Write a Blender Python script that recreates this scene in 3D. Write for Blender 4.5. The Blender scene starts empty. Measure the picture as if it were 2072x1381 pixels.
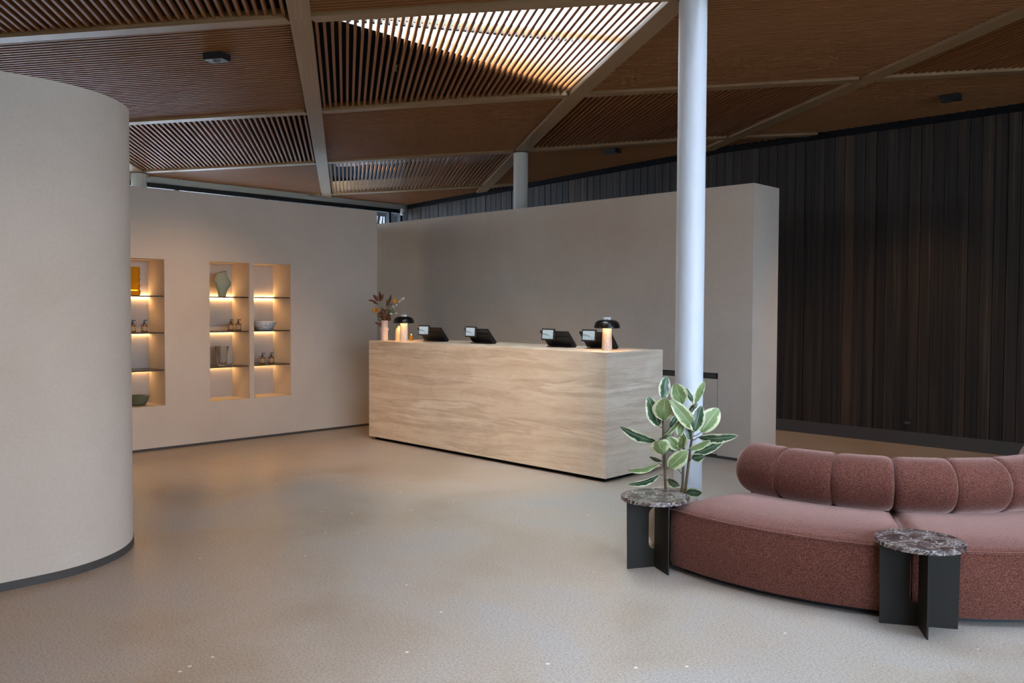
import bpy, bmesh, math, random
from mathutils import Vector, Matrix
random.seed(7)
D = bpy.data
SC = bpy.context.scene
COL = SC.collection

# ------------------------------------------------------------------ camera
PITCH, ROLL, FPX, SHY = 0.032102, 0.0044994, 1707.566, -14.045
cam = D.cameras.new('camera'); cam.sensor_width = 36; cam.sensor_fit = 'HORIZONTAL'
cam.lens = FPX * 36 / 2072; cam.shift_y = SHY / 2072; cam.clip_start = 0.05
co = D.objects.new('camera', cam); COL.objects.link(co)
_R = Vector((1, 0, 0)); _F = Vector((0, math.cos(PITCH), -math.sin(PITCH))); _U = Vector((0, math.sin(PITCH), math.cos(PITCH)))
_r = _R * math.cos(ROLL) + _U * math.sin(ROLL); _u = -_R * math.sin(ROLL) + _U * math.cos(ROLL)
co.matrix_world = Matrix(((_r.x, _u.x, -_F.x, 0), (_r.y, _u.y, -_F.y, 0), (_r.z, _u.z, -_F.z, 1.45), (0, 0, 0, 1)))
SC.camera = co

# ------------------------------------------------------------------ plan frame of the building
AL = 0.795733
C0 = Vector((0.778195, 6.940732, 0))
E1 = Vector((-math.sin(AL), math.cos(AL), 0)); E2 = Vector((math.cos(AL), math.sin(AL), 0))
RZ = AL - math.pi / 2                       # local x = -E1, local y = +E2
def W(u, v, z=0.0):
    return C0 + E1 * u + E2 * v + Vector((0, 0, z))
def uv_of(p):
    d = Vector((p[0], p[1], 0)) - C0
    return d.dot(E1), d.dot(E2)

# ------------------------------------------------------------------ world, daylight, exposure
SC.view_settings.view_transform = 'Standard'; SC.view_settings.look = 'None'
SC.view_settings.gamma = 1; SC.view_settings.use_curve_mapping = False
SC.view_settings.exposure = 0.12
wd = D.worlds.new('overcast_sky'); SC.world = wd; wd.use_nodes = True
wn = wd.node_tree.nodes; wl = wd.node_tree.links
bg = wn['Background']
tc = wn.new('ShaderNodeTexCoord'); sx = wn.new('ShaderNodeSeparateXYZ'); wr = wn.new('ShaderNodeValToRGB')
wl.new(tc.outputs['Generated'], sx.inputs[0]); wl.new(sx.outputs['Z'], wr.inputs[0]); wl.new(wr.outputs[0], bg.inputs[0])
wr.color_ramp.elements[0].position = 0.0; wr.color_ramp.elements[0].color = (0.60, 0.74, 0.97, 1)
wr.color_ramp.elements[1].position = 1.0; wr.color_ramp.elements[1].color = (0.72, 0.86, 1.0, 1)
bg.inputs[1].default_value = 36.0
SC.cycles.max_bounces = 10; SC.cycles.diffuse_bounces = 6; SC.cycles.glossy_bounces = 4
SC.cycles.transmission_bounces = 6; SC.cycles.transparent_max_bounces = 12
SC.cycles.sample_clamp_indirect = 6.0; SC.cycles.caustics_reflective = False; SC.cycles.caustics_refractive = False
SC.cycles.use_denoising = True

sun = D.lights.new('sun', 'SUN'); sun.energy = 22.0; sun.color = (1.0, 0.90, 0.78); sun.angle = math.radians(2.0)  # sun added to brighten the slats under the skylight; the sky is overcast
so = D.objects.new('sun', sun); COL.objects.link(so); so.location = (-8, -6, 9)
so.rotation_euler = Vector((0.8 * math.cos(math.radians(38)), 0.6 * math.cos(math.radians(38)), -math.sin(math.radians(38)))).to_track_quat('-Z', 'Y').to_euler()
def portal(name, loc, direction, sx_, sy_):
    l = D.lights.new(name, 'AREA'); l.shape = 'RECTANGLE'; l.size = sx_; l.size_y = sy_; l.cycles.is_portal = True
    o = D.objects.new(name, l); COL.objects.link(o); o.location = loc
    o.rotation_euler = Vector(direction).to_track_quat('-Z', 'Y').to_euler(); return o
portal('daylight_portal', W(-7.45, -3.2, 1.6), E1, 6.8, 3.15)
portal('daylight_portal', W(7.62, 0.5, 1.6), -E1, 6.8, 3.1)
portal('daylight_portal', Vector((0.3, 6.6, 3.72)), Vector((0, 0, -1)), 3.4, 3.4)
portal('daylight_portal', Vector((2.6, 3.95, 4.14)), Vector((0, 0, -1)), 3.2, 3.4)
portal('daylight_portal', Vector((0.6, 1.9, 4.14)), Vector((0, 0, -1)), 3.2, 3.4)

# ------------------------------------------------------------------ materials
def nmat(name):
    m = D.materials.new(name); m.use_nodes = True
    return m, m.node_tree.nodes, m.node_tree.links, m.node_tree.nodes['Principled BSDF']
def simple(name, col, rough=0.5, metal=0.0, emit=None, es=0.0, spec=0.5, trans=0.0, ior=1.45, sheen=0):
    m, n, l, b = nmat(name)
    b.inputs['Base Color'].default_value = (*col, 1); b.inputs['Roughness'].default_value = rough
    b.inputs['Metallic'].default_value = metal; b.inputs['Specular IOR Level'].default_value = spec
    b.inputs['Transmission Weight'].default_value = trans; b.inputs['IOR'].default_value = ior
    if emit: b.inputs['Emission Color'].default_value = (*emit, 1); b.inputs['Emission Strength'].default_value = es
    return m
def coords(n, l, kind='Object', scale=(1, 1, 1), rnd=0.0):
    t = n.new('ShaderNodeTexCoord'); mp = n.new('ShaderNodeMapping'); mp.inputs['Scale'].default_value = scale
    l.new(t.outputs[kind], mp.inputs[0])
    if rnd:
        oi = n.new('ShaderNodeObjectInfo'); mu = n.new('ShaderNodeMath'); mu.operation = 'MULTIPLY'; mu.inputs[1].default_value = rnd
        l.new(oi.outputs['Random'], mu.inputs[0]); cx = n.new('ShaderNodeCombineXYZ')
        for i in range(3): l.new(mu.outputs[0], cx.inputs[i])
        l.new(cx.outputs[0], mp.inputs['Location'])
    return mp
def noise(n, l, vec, scale, detail=4, rough=0.55, dist=0.0):
    t = n.new('ShaderNodeTexNoise'); t.inputs['Scale'].default_value = scale; t.inputs['Detail'].default_value = detail
    t.inputs['Roughness'].default_value = rough; t.inputs['Distortion'].default_value = dist
    l.new(vec.outputs[0], t.inputs['Vector']); return t
def ramp(n, l, fac, stops):
    r = n.new('ShaderNodeValToRGB'); e = r.color_ramp.elements
    while len(e) < len(stops): e.new(0.5)
    for el, (p, c) in zip(e, stops): el.position = p; el.color = (*c, 1)
    l.new(fac, r.inputs[0]); return r
def mix(n, l, fac, a, b, mode='MIX'):
    m = n.new('ShaderNodeMix'); m.data_type = 'RGBA'; m.blend_type = mode
    for s, v in ((m.inputs[0], fac), (m.inputs[6], a), (m.inputs[7], b)):
        if hasattr(v, 'links'): l.new(v, s)
        elif isinstance(v, (int, float)): s.default_value = v
        else: s.default_value = (*v, 1)
    return m.outputs[2]
def bump(n, l, b, h, strength, dist=0.01):
    bp = n.new('ShaderNodeBump'); bp.inputs['Strength'].default_value = strength; bp.inputs['Distance'].default_value = dist
    l.new(h, bp.inputs['Height']); l.new(bp.outputs[0], b.inputs['Normal'])

def plaster_mat(name, c1, c2):
    m, n, l, b = nmat(name); mp = coords(n, l)
    a = noise(n, l, mp, 1.3, 5, 0.6, 0.6); f = noise(n, l, mp, 60, 3, 0.6)
    r = ramp(n, l, a.outputs[0], [(0.3, c1), (0.72, c2)])
    l.new(mix(n, l, 0.10, r.outputs[0], f.outputs[0], 'OVERLAY'), b.inputs['Base Color'])
    b.inputs['Roughness'].default_value = 0.85; b.inputs['Specular IOR Level'].default_value = 0.25
    bump(n, l, b, f.outputs[0], 0.08, 0.004); return m
M_PLASTER = plaster_mat('lime_plaster', (0.48, 0.40, 0.315), (0.54, 0.46, 0.37))

def floor_mat():
    m, n, l, b = nmat('polished_concrete'); mp = coords(n, l)
    big = noise(n, l, mp, 0.9, 5, 0.6, 0.5); fine = noise(n, l, mp, 95, 4, 0.9)
    base = ramp(n, l, big.outputs[0], [(0.3, (0.30, 0.222, 0.155)), (0.5, (0.36, 0.29, 0.225)), (0.7, (0.35, 0.31, 0.275))])
    sp = ramp(n, l, fine.outputs[0], [(0.36, (0.14, 0.12, 0.11)), (0.46, (0.45, 0.45, 0.45)), (0.56, (0.55, 0.55, 0.54)), (0.68, (0.80, 0.78, 0.75))])
    c = mix(n, l, 0.8, base.outputs[0], sp.outputs[0], 'OVERLAY')
    v = n.new('ShaderNodeTexVoronoi'); v.inputs['Scale'].default_value = 5.0; l.new(mp.outputs[0], v.inputs['Vector'])
    v2 = n.new('ShaderNodeTexVoronoi'); v2.inputs['Scale'].default_value = 30.0; l.new(mp.outputs[0], v2.inputs['Vector'])
    chip = ramp(n, l, v.outputs['Distance'], [(0.033, (1, 1, 1)), (0.045, (0, 0, 0))])
    dk = ramp(n, l, v2.outputs['Distance'], [(0.06, (1, 1, 1)), (0.12, (0, 0, 0))])
    c = mix(n, l, mix(n, l, 1.0, dk.outputs[0], (0.35, 0.35, 0.35), 'MULTIPLY'), c, (0.05, 0.045, 0.04))
    c = mix(n, l, chip.outputs[0], c, (0.72, 0.66, 0.56))
    l.new(c, b.inputs['Base Color'])
    rr = n.new('ShaderNodeMapRange'); rr.inputs['To Min'].default_value = 0.30; rr.inputs['To Max'].default_value = 0.48
    l.new(big.outputs[0], rr.inputs[0]); l.new(rr.outputs[0], b.inputs['Roughness'])
    b.inputs['Specular IOR Level'].default_value = 0.45
    bump(n, l, b, fine.outputs[0], 0.05, 0.002); return m
M_FLOOR = floor_mat()

def wood_mat(name, c1, c2, c3, rough=0.45, grain=(3, 60, 60), rnd=7.0, spec=0.5):
    m, n, l, b = nmat(name); mp = coords(n, l, 'Object', grain, rnd)
    a = noise(n, l, mp, 1.0, 5, 0.6, 0.3); oi = n.new('ShaderNodeObjectInfo')
    r = ramp(n, l, a.outputs[0], [(0.3, c1), (0.7, c2)])
    mr = n.new('ShaderNodeMath'); mr.operation = 'MULTIPLY'; mr.inputs[1].default_value = 0.55; l.new(oi.outputs['Random'], mr.inputs[0])
    l.new(mix(n, l, mr.outputs[0], r.outputs[0], c3), b.inputs['Base Color'])
    b.inputs['Roughness'].default_value = rough; b.inputs['Specular IOR Level'].default_value = spec
    bump(n, l, b, a.outputs[0], 0.12, 0.004); return m
M_SLAT = wood_mat('cedar_slat', (0.17, 0.064, 0.019), (0.26, 0.105, 0.034), (0.20, 0.078, 0.025), 0.5, spec=0.22)
M_BEAM = wood_mat('glulam_beam', (0.19, 0.108, 0.046), (0.29, 0.178, 0.085), (0.23, 0.14, 0.066), 0.42, (2.5, 18, 18), spec=0.32)

def charred_mat():
    m, n, l, b = nmat('charred_plank'); mp = coords(n, l, 'Object', (26, 26, 1.3), 31.0)
    a = noise(n, l, mp, 1.0, 6, 0.65, 0.4); mp2 = coords(n, l, 'Object', (4, 4, 1.1), 17.0); k = noise(n, l, mp2, 1.0, 3)
    oi = n.new('ShaderNodeObjectInfo')
    c = ramp(n, l, a.outputs[0], [(0.30, (0.009, 0.0065, 0.005)), (0.52, (0.030, 0.020, 0.0135)), (0.74, (0.075, 0.050, 0.032))])
    w = ramp(n, l, k.outputs[0], [(0.50, (0, 0, 0)), (0.72, (1, 1, 1))])
    p = n.new('ShaderNodeMath'); p.operation = 'POWER'; p.inputs[1].default_value = 1.6; l.new(oi.outputs['Random'], p.inputs[0])
    q = n.new('ShaderNodeMath'); q.operation = 'MULTIPLY'; l.new(p.outputs[0], q.inputs[0]); l.new(w.outputs[0], q.inputs[1])
    tn = n.new('ShaderNodeMath'); tn.operation = 'FRACT'; t7 = n.new('ShaderNodeMath'); t7.operation = 'MULTIPLY'; t7.inputs[1].default_value = 7.31
    l.new(oi.outputs['Random'], t7.inputs[0]); l.new(t7.outputs[0], tn.inputs[0])
    tone = ramp(n, l, tn.outputs[0], [(0.0, (0.45, 0.45, 0.45)), (1.0, (1.0, 1.0, 1.0))])
    col = mix(n, l, q.outputs[0], c.outputs[0], mix(n, l, a.outputs[0], (0.05, 0.026, 0.013), (0.12, 0.062, 0.03)))
    l.new(mix(n, l, 1.0, col, tone.outputs[0], 'MULTIPLY'), b.inputs['Base Color'])
    b.inputs['Roughness'].default_value = 0.6; b.inputs['Specular IOR Level'].default_value = 0.35
    bump(n, l, b, a.outputs[0], 0.5, 0.006); return m
M_CHAR = charred_mat()

def travertine_mat():
    m, n, l, b = nmat('travertine')
    mp = coords(n, l, 'Object', (0.34, 0.34, 4.2)); wv = noise(n, l, coords(n, l, 'Object', (0.8, 0.8, 1.4)), 1.0, 3, 0.5)
    add = n.new('ShaderNodeVectorMath'); add.operation = 'MULTIPLY_ADD'; add.inputs[1].default_value = (0.0, 0.0, 0.55)
    l.new(wv.outputs['Color'], add.inputs[0]); l.new(mp.outputs[0], add.inputs[2])
    a = noise(n, l, add, 1.0, 7, 0.62, 0.35); fine = noise(n, l, add, 4.5, 6, 0.72, 0.5)
    cl = noise(n, l, coords(n, l, 'Object', (2.2, 2.2, 5.0)), 1.0, 5, 0.65, 1.2)
    r = ramp(n, l, a.outputs[0], [(0.30, (0.43, 0.325, 0.225)), (0.42, (0.58, 0.465, 0.34)), (0.50, (0.64, 0.53, 0.405)), (0.56, (0.50, 0.39, 0.28)), (0.62, (0.68, 0.575, 0.45)), (0.74, (0.76, 0.67, 0.56))])
    f = ramp(n, l, fine.outputs[0], [(0.33, (0.34, 0.32, 0.30)), (0.44, (0.5, 0.5, 0.5)), (0.7, (0.56, 0.56, 0.56))])
    g = ramp(n, l, cl.outputs[0], [(0.36, (0.43, 0.43, 0.43)), (0.62, (0.56, 0.56, 0.56))])
    c = mix(n, l, 0.45, r.outputs[0], f.outputs[0], 'OVERLAY')
    l.new(mix(n, l, 0.7, c, g.outputs[0], 'OVERLAY'), b.inputs['Base Color'])
    b.inputs['Roughness'].default_value = 0.42; bump(n, l, b, fine.outputs[0], 0.06, 0.003); return m
M_TRAV = travertine_mat()

def fabric_mat():
    m, n, l, b = nmat('woven_rose_fabric'); mp = coords(n, l)
    a = noise(n, l, mp, 190, 3, 0.8); big = noise(n, l, mp, 5, 3)
    wv = n.new('ShaderNodeTexVoronoi'); wv.inputs['Scale'].default_value = 260; l.new(mp.outputs[0], wv.inputs['Vector'])
    r = ramp(n, l, a.outputs[0], [(0.34, (0.045, 0.014, 0.008)), (0.50, (0.11, 0.037, 0.024)), (0.66, (0.23, 0.088, 0.062))])
    g = ramp(n, l, big.outputs[0], [(0.3, (0.45, 0.45, 0.45)), (0.7, (0.55, 0.55, 0.55))])
    l.new(mix(n, l, 0.5, r.outputs[0], g.outputs[0], 'OVERLAY'), b.inputs['Base Color'])
    b.inputs['Roughness'].default_value = 0.95; b.inputs['Specular IOR Level'].default_value = 0.1
    b.inputs['Sheen Weight'].default_value = 0.9; b.inputs['Sheen Roughness'].default_value = 0.35
    b.inputs['Sheen Tint'].default_value = (1.0, 0.62, 0.52, 1)
    bump(n, l, b, wv.outputs['Distance'], 0.5, 0.003); return m
M_FAB = fabric_mat()

def marble_mat(name, stops, scale, vein, rough=0.3):
    m, n, l, b = nmat(name); mp = coords(n, l)
    a = noise(n, l, mp, scale, 8, 0.68, 1.4); v = noise(n, l, mp, scale * 0.45, 5, 0.6, 2.2)
    r = ramp(n, l, a.outputs[0], stops)
    vv = ramp(n, l, v.outputs[0], [(0.485, (0, 0, 0)), (0.5, (1, 1, 1)), (0.515, (0, 0, 0))])
    l.new(mix(n, l, vv.outputs[0], r.outputs[0], vein), b.inputs['Base Color'])
    b.inputs['Roughness'].default_value = rough; return m
M_EMP = marble_mat('brown_emperador_marble', [(0.36, (0.018, 0.010, 0.008)), (0.47, (0.055, 0.036, 0.029)), (0.56, (0.12, 0.088, 0.072)), (0.68, (0.30, 0.25, 0.21))], 13, (0.40, 0.34, 0.31), 0.25)
M_WMARB = marble_mat('white_marble', [(0.3, (0.52, 0.52, 0.50)), (0.6, (0.74, 0.73, 0.70))], 9, (0.12, 0.11, 0.11), 0.3)
M_LMARB = marble_mat('beige_marble', [(0.3, (0.55, 0.47, 0.38)), (0.7, (0.70, 0.61, 0.52))], 14, (0.48, 0.36, 0.28), 0.4)
M_BLACK = simple('black_plastic', (0.010, 0.010, 0.011), 0.42)
M_STEEL = simple('bronze_black_steel', (0.019, 0.016, 0.012), 0.55, spec=0.2)
M_SHADE = simple('black_lamp_shade', (0.014, 0.012, 0.011), 0.25, 0.4)
M_SHADEIN = simple('shade_inner', (0.75, 0.62, 0.45), 0.6)
M_WHITE = simple('white_paint', (0.66, 0.67, 0.67), 0.42)
M_PALE = simple('pale_grey_green_paint', (0.36, 0.36, 0.31), 0.6)
M_DARK = simple('dark_grey_metal', (0.060, 0.053, 0.045), 0.6, spec=0.3)
M_LINER = simple('black_acoustic_liner', (0.008, 0.008, 0.009), 0.9, spec=0.1)
M_CEILB = simple('brown_ceiling', (0.10, 0.055, 0.03), 0.6)
M_SHAFT = simple('white_skylight_lining', (0.80, 0.78, 0.74), 0.7)
M_KERB = simple('dark_concrete_kerb', (0.055, 0.047, 0.040), 0.75)
M_FOIL = simple('grey_duct_foil', (0.42, 0.47, 0.52), 0.35, 0.7)
M_LED = simple('warm_led', (1, 0.8, 0.5), 0.5, emit=(1.0, 0.60, 0.26), es=34)
M_BULB = simple('warm_bulb', (1, 0.8, 0.5), 0.5, emit=(1.0, 0.66, 0.33), es=16)
M_SHELF = simple('dark_bronze_shelf', (0.06, 0.048, 0.038), 0.3, 0.3)
M_BOT = simple('brown_amber_bottle', (0.17, 0.075, 0.025), 0.22)
M_LBL = simple('tan_bottle_label', (0.34, 0.22, 0.12), 0.6)
M_SAGE = simple('sage_green_ceramic', (0.27, 0.285, 0.20), 0.75)
M_BISQUE = simple('unglazed_bisque_clay', (0.60, 0.49, 0.41), 0.85)
M_CERAM = simple('cream_ceramic', (0.72, 0.62, 0.50), 0.6)
M_POT = simple('beige_plant_pot', (0.50, 0.41, 0.31), 0.75)
M_SOIL = simple('potting_soil', (0.03, 0.02, 0.014), 0.95)
M_STEM = simple('brown_green_stem', (0.115, 0.082, 0.035), 0.6)
M_AMBER = simple('amber_glass', (0.85, 0.38, 0.02), 0.08, trans=0.75, ior=1.3)
M_GREENG = simple('smoky_green_glass', (0.32, 0.36, 0.24), 0.08, trans=0.75, ior=1.3)
M_CLEAR = simple('clear_glass', (0.97, 0.94, 0.88), 0.02, trans=1.0, ior=1.22)
M_RUST = simple('rust_brown_leaf', (0.14, 0.042, 0.014), 0.6)
M_OCHRE = simple('ochre_petal', (0.70, 0.31, 0.03), 0.6)
M_WHITEF = simple('white_blossom', (0.72, 0.70, 0.60), 0.6)
M_SAGEL = simple('dull_green_leaf', (0.12, 0.14, 0.06), 0.6)
M_BRASS = simple('brass', (0.65, 0.45, 0.2), 0.3, 1.0)
M_PAVE = simple('outside_paving', (0.42, 0.43, 0.44), 0.9)
M_FACADE = simple('outside_facade', (0.10, 0.13, 0.14), 0.8)
M_WHITEX = simple('outside_white_steel', (0.80, 0.82, 0.84), 0.6)

def glass_pane_mat(nm, tint):
    m = D.materials.new(nm); m.use_nodes = True; n = m.node_tree.nodes; l = m.node_tree.links; n.clear()
    o = n.new('ShaderNodeOutputMaterial'); t = n.new('ShaderNodeBsdfTransparent'); g = n.new('ShaderNodeBsdfGlossy')
    t.inputs[0].default_value = (*tint, 1); g.inputs['Roughness'].default_value = 0.02
    f0 = n.new('ShaderNodeLayerWeight'); f0.inputs[0].default_value = 0.12; f = n.new('ShaderNodeMath'); f.operation = 'MULTIPLY'; f.inputs[1].default_value = 0.5; l.new(f0.outputs['Facing'], f.inputs[0]); mx = n.new('ShaderNodeMixShader')
    l.new(f.outputs[0], mx.inputs[0]); l.new(t.outputs[0], mx.inputs[1]); l.new(g.outputs[0], mx.inputs[2]); l.new(mx.outputs[0], o.inputs[0]); return m
M_GLASS = glass_pane_mat('clear_window_glass', (0.93, 0.96, 0.96))
M_TINT = glass_pane_mat('daylight_dimming_glass', (0.52, 0.53, 0.54))  # tint added to hold back daylight from the glazed walls
M_TINT2 = glass_pane_mat('tinted_roof_glass', (0.72, 0.76, 0.82))  # tint added to trim daylight from the unseen skylights

def screen_mat():
    m, n, l, b = nmat('seascape_screen')
    t = n.new('ShaderNodeTexCoord'); s = n.new('ShaderNodeSeparateXYZ'); l.new(t.outputs['UV'], s.inputs[0])
    nz = n.new('ShaderNodeTexNoise'); nz.inputs['Scale'].default_value = 3.0; l.new(t.outputs['UV'], nz.inputs['Vector'])
    # ridge line falling to the right: y = .62 - .3 x + noise
    a = n.new('ShaderNodeMath'); a.operation = 'MULTIPLY_ADD'; a.inputs[1].default_value = 0.33; l.new(s.outputs[0], a.inputs[0]); l.new(s.outputs[1], a.inputs[2])
    b2 = n.new('ShaderNodeMath'); b2.operation = 'MULTIPLY_ADD'; b2.inputs[1].default_value = 0.2; l.new(nz.outputs[0], b2.inputs[0]); l.new(a.outputs[0], b2.inputs[2])
    r1 = ramp(n, l, b2.outputs[0], [(0.60, (0.45, 0.58, 0.64)), (0.66, (0.20, 0.27, 0.30)), (0.72, (0.34, 0.44, 0.48)), (0.78, (0.62, 0.74, 0.80))])
    r2 = ramp(n, l, s.outputs[1], [(0.36, (1, 1, 1)), (0.40, (0, 0, 0))])
    sea = ramp(n, l, nz.outputs[0], [(0.3, (0.42, 0.56, 0.64)), (0.7, (0.66, 0.78, 0.86))])
    c = mix(n, l, r2.outputs[0], r1.outputs[0], sea.outputs[0])
    b.inputs['Base Color'].default_value = (0.02, 0.02, 0.02, 1); b.inputs['Roughness'].default_value = 0.15
    l.new(c, b.inputs['Emission Color']); b.inputs['Emission Strength'].default_value = 0.6; return m
M_SCREEN = screen_mat()

def leaf_mat(name, green1, green2, cream, rough):
    m, n, l, b = nmat(name)
    t = n.new('ShaderNodeTexCoord'); s = n.new('ShaderNodeSeparateXYZ'); l.new(t.outputs['UV'], s.inputs[0])
    mp = coords(n, l, 'Object', (1, 1, 1)); nz = noise(n, l, mp, 26, 4, 0.6); n2 = noise(n, l, mp, 11, 2)
    a = n.new('ShaderNodeMath'); a.operation = 'MULTIPLY_ADD'; a.inputs[1].default_value = 2; a.inputs[2].default_value = -1; l.new(s.outputs[0], a.inputs[0])
    ab = n.new('ShaderNodeMath'); ab.operation = 'ABSOLUTE'; l.new(a.outputs[0], ab.inputs[0])
    ad = n.new('ShaderNodeMath'); ad.operation = 'MULTIPLY_ADD'; ad.inputs[1].default_value = 0.9; l.new(nz.outputs[0], ad.inputs[0]); l.new(ab.outputs[0], ad.inputs[2])
    f = ramp(n, l, ad.outputs[0], [(1.0 if False else 0.0, (0, 0, 0)), (1.0, (0, 0, 0))])
    f.color_ramp.interpolation = 'LINEAR'
    mr = n.new('ShaderNodeMapRange'); mr.inputs['From Min'].default_value = 1.10; mr.inputs['From Max'].default_value = 1.20; l.new(ad.outputs[0], mr.inputs[0])
    g = ramp(n, l, n2.outputs[0], [(0.38, green1), (0.62, green2)])
    mid = n.new('ShaderNodeMapRange'); mid.inputs['From Min'].default_value = 0.05; mid.inputs['From Max'].default_value = 0.02; l.new(ab.outputs[0], mid.inputs[0])
    c = mix(n, l, mr.outputs[0], g.outputs[0], cream)
    mm = n.new('ShaderNodeMath'); mm.operation = 'MULTIPLY'; mm.inputs[1].default_value = 0.6; l.new(mid.outputs[0], mm.inputs[0])
    c = mix(n, l, mm.outputs[0], c, cream)
    l.new(c, b.inputs['Base Color']); b.inputs['Roughness'].default_value = rough
    return m
M_LEAFU = leaf_mat('variegated_leaf_upper', (0.022, 0.055, 0.026), (0.075, 0.13, 0.065), (0.66, 0.66, 0.42), 0.22)
M_LEAFD = leaf_mat('variegated_leaf_under', (0.13, 0.20, 0.055), (0.22, 0.28, 0.11), (0.64, 0.63, 0.36), 0.45)

# ------------------------------------------------------------------ mesh helpers
def new(): return bmesh.new()
def box(bm, x0, x1, y0, y1, z0, z1):
    v = [bm.verts.new(p) for p in ((x0, y0, z0), (x1, y0, z0), (x1, y1, z0), (x0, y1, z0), (x0, y0, z1), (x1, y0, z1), (x1, y1, z1), (x0, y1, z1))]
    for f in ((0, 3, 2, 1), (4, 5, 6, 7), (0, 1, 5, 4), (1, 2, 6, 5), (2, 3, 7, 6), (3, 0, 4, 7)): bm.faces.new([v[i] for i in f])
    return v
def hexa(bm, bot, top):
    v = [bm.verts.new(p) for p in (*bot, *top)]; k = len(bot)
    bm.faces.new(v[:k][::-1]); bm.faces.new(v[k:])
    for i in range(k): bm.faces.new([v[i], v[(i + 1) % k], v[k + (i + 1) % k], v[k + i]])
def prism_z(bm, pts, z0, z1): hexa(bm, [(p[0], p[1], z0) for p in pts], [(p[0], p[1], z1) for p in pts])
def lathe(bm, prof, seg=32, wob=None):
    rings = []
    for k, (r, z) in enumerate(prof):
        if r < 1e-5: rings.append([bm.verts.new((0, 0, z))])
        else:
            ring = []
            for i in range(seg):
                a = 2 * math.pi * i / seg; rr = r * (wob(a, z) if wob else 1)
                ring.append(bm.verts.new((rr * math.cos(a), rr * math.sin(a), z)))
            rings.append(ring)
    for A, B in zip(rings, rings[1:]):
        for i in range(seg):
            j = (i + 1) % seg
            if len(A) == 1 and len(B) == 1: continue
            if len(A) == 1: bm.faces.new((A[0], B[i], B[j]))
            elif len(B) == 1: bm.faces.new((A[i], A[j], B[0]))
            else: bm.faces.new((A[i], A[j], B[j], B[i]))
def tube(bm, pts, rad, seg=8, caps=True):
    pts = [Vector(p) for p in pts]; n = len(pts); rings = []
    if not isinstance(rad, (list, tuple)): rad = [rad] * n
    up = Vector((0.123, 0.37, 0.92)).normalized()
    for i, p in enumerate(pts):
        t = (pts[min(i + 1, n - 1)] - pts[max(i - 1, 0)]).normalized()
        s = t.cross(up)
        if s.length < 1e-3: s = t.cross(Vector((1, 0, 0)))
        s.normalize(); u = s.cross(t)
        rings.append([bm.verts.new(p + (s * math.cos(2 * math.pi * k / seg) + u * math.sin(2 * math.pi * k / seg)) * rad[i]) for k in range(seg)])
    for A, B in zip(rings, rings[1:]):
        for k in range(seg): bm.faces.new((A[k], A[(k + 1) % seg], B[(k + 1) % seg], B[k]))
    if caps: bm.faces.new(rings[0][::-1]); bm.faces.new(rings[-1])
def link(name, me, parent=None, loc=(0, 0, 0), rz=0.0):
    o = D.objects.new(name, me); COL.objects.link(o); o.location = loc; o.rotation_euler = (0, 0, rz)
    if parent: o.parent = parent
    return o
def obj(name, bm, mats, parent=None, loc=(0, 0, 0), rz=0.0, smooth=None, bevel=0.0, seg=2):
    bmesh.ops.recalc_face_normals(bm, faces=bm.faces)
    me = D.meshes.new(name); bm.to_mesh(me); bm.free()
    for m in (mats if isinstance(mats, (list, tuple)) else [mats]): me.materials.append(m)
    o = link(name, me, parent, loc, rz)
    if bevel:
        b = o.modifiers.new('bevel', 'BEVEL'); b.width = bevel; b.segments = seg; b.limit_method = 'ANGLE'; b.angle_limit = math.radians(40)
    if smooth is not None:
        me.polygons.foreach_set('use_smooth', [True] * len(me.polygons))
        me.set_sharp_from_angle(angle=math.radians(smooth))
    return o
def tag(o, label, cat, group=None):
    o['label'] = label; o['category'] = cat
    if group: o['group'] = group
    return o
def thing(name, label, cat, loc=(0, 0, 0), rz=0.0, group=None):
    o = D.objects.new(name, None); COL.objects.link(o); o.location = loc; o.rotation_euler = (0, 0, rz); o.empty_display_size = 0.1
    return tag(o, label, cat, group)
def struct(o, label=None):
    o['kind'] = 'structure'
    if label: o['label'] = label
    return o
def copy_tree(o, parent=None):
    c = o.copy(); COL.objects.link(c); c.parent = parent
    for ch in [x for x in o.children]: copy_tree(ch, c)
    return c
def lbox(name, mat, x0, x1, y0, y1, z0, z1, parent=None, loc=(0, 0, 0), rz=0.0, bevel=0.0):
    bm = new(); box(bm, x0, x1, y0, y1, z0, z1); return obj(name, bm, mat, parent, loc, rz, bevel=bevel)

# ------------------------------------------------------------------ floor and outside ground
bm = new(); box(bm, -7.65, 7.55, -9.05, 4.1, -0.12, 0.0)
struct(obj('floor', bm, M_FLOOR, None, C0, RZ), 'polished grey brown concrete floor with exposed stone chips')
bm = new(); box(bm, -40, 40, -40, 40, -0.2, -0.125)
struct(obj('ground', bm, M_PAVE, None, C0, RZ), 'paved ground outside the building')

# ------------------------------------------------------------------ walls
HW = 2.618
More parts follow.
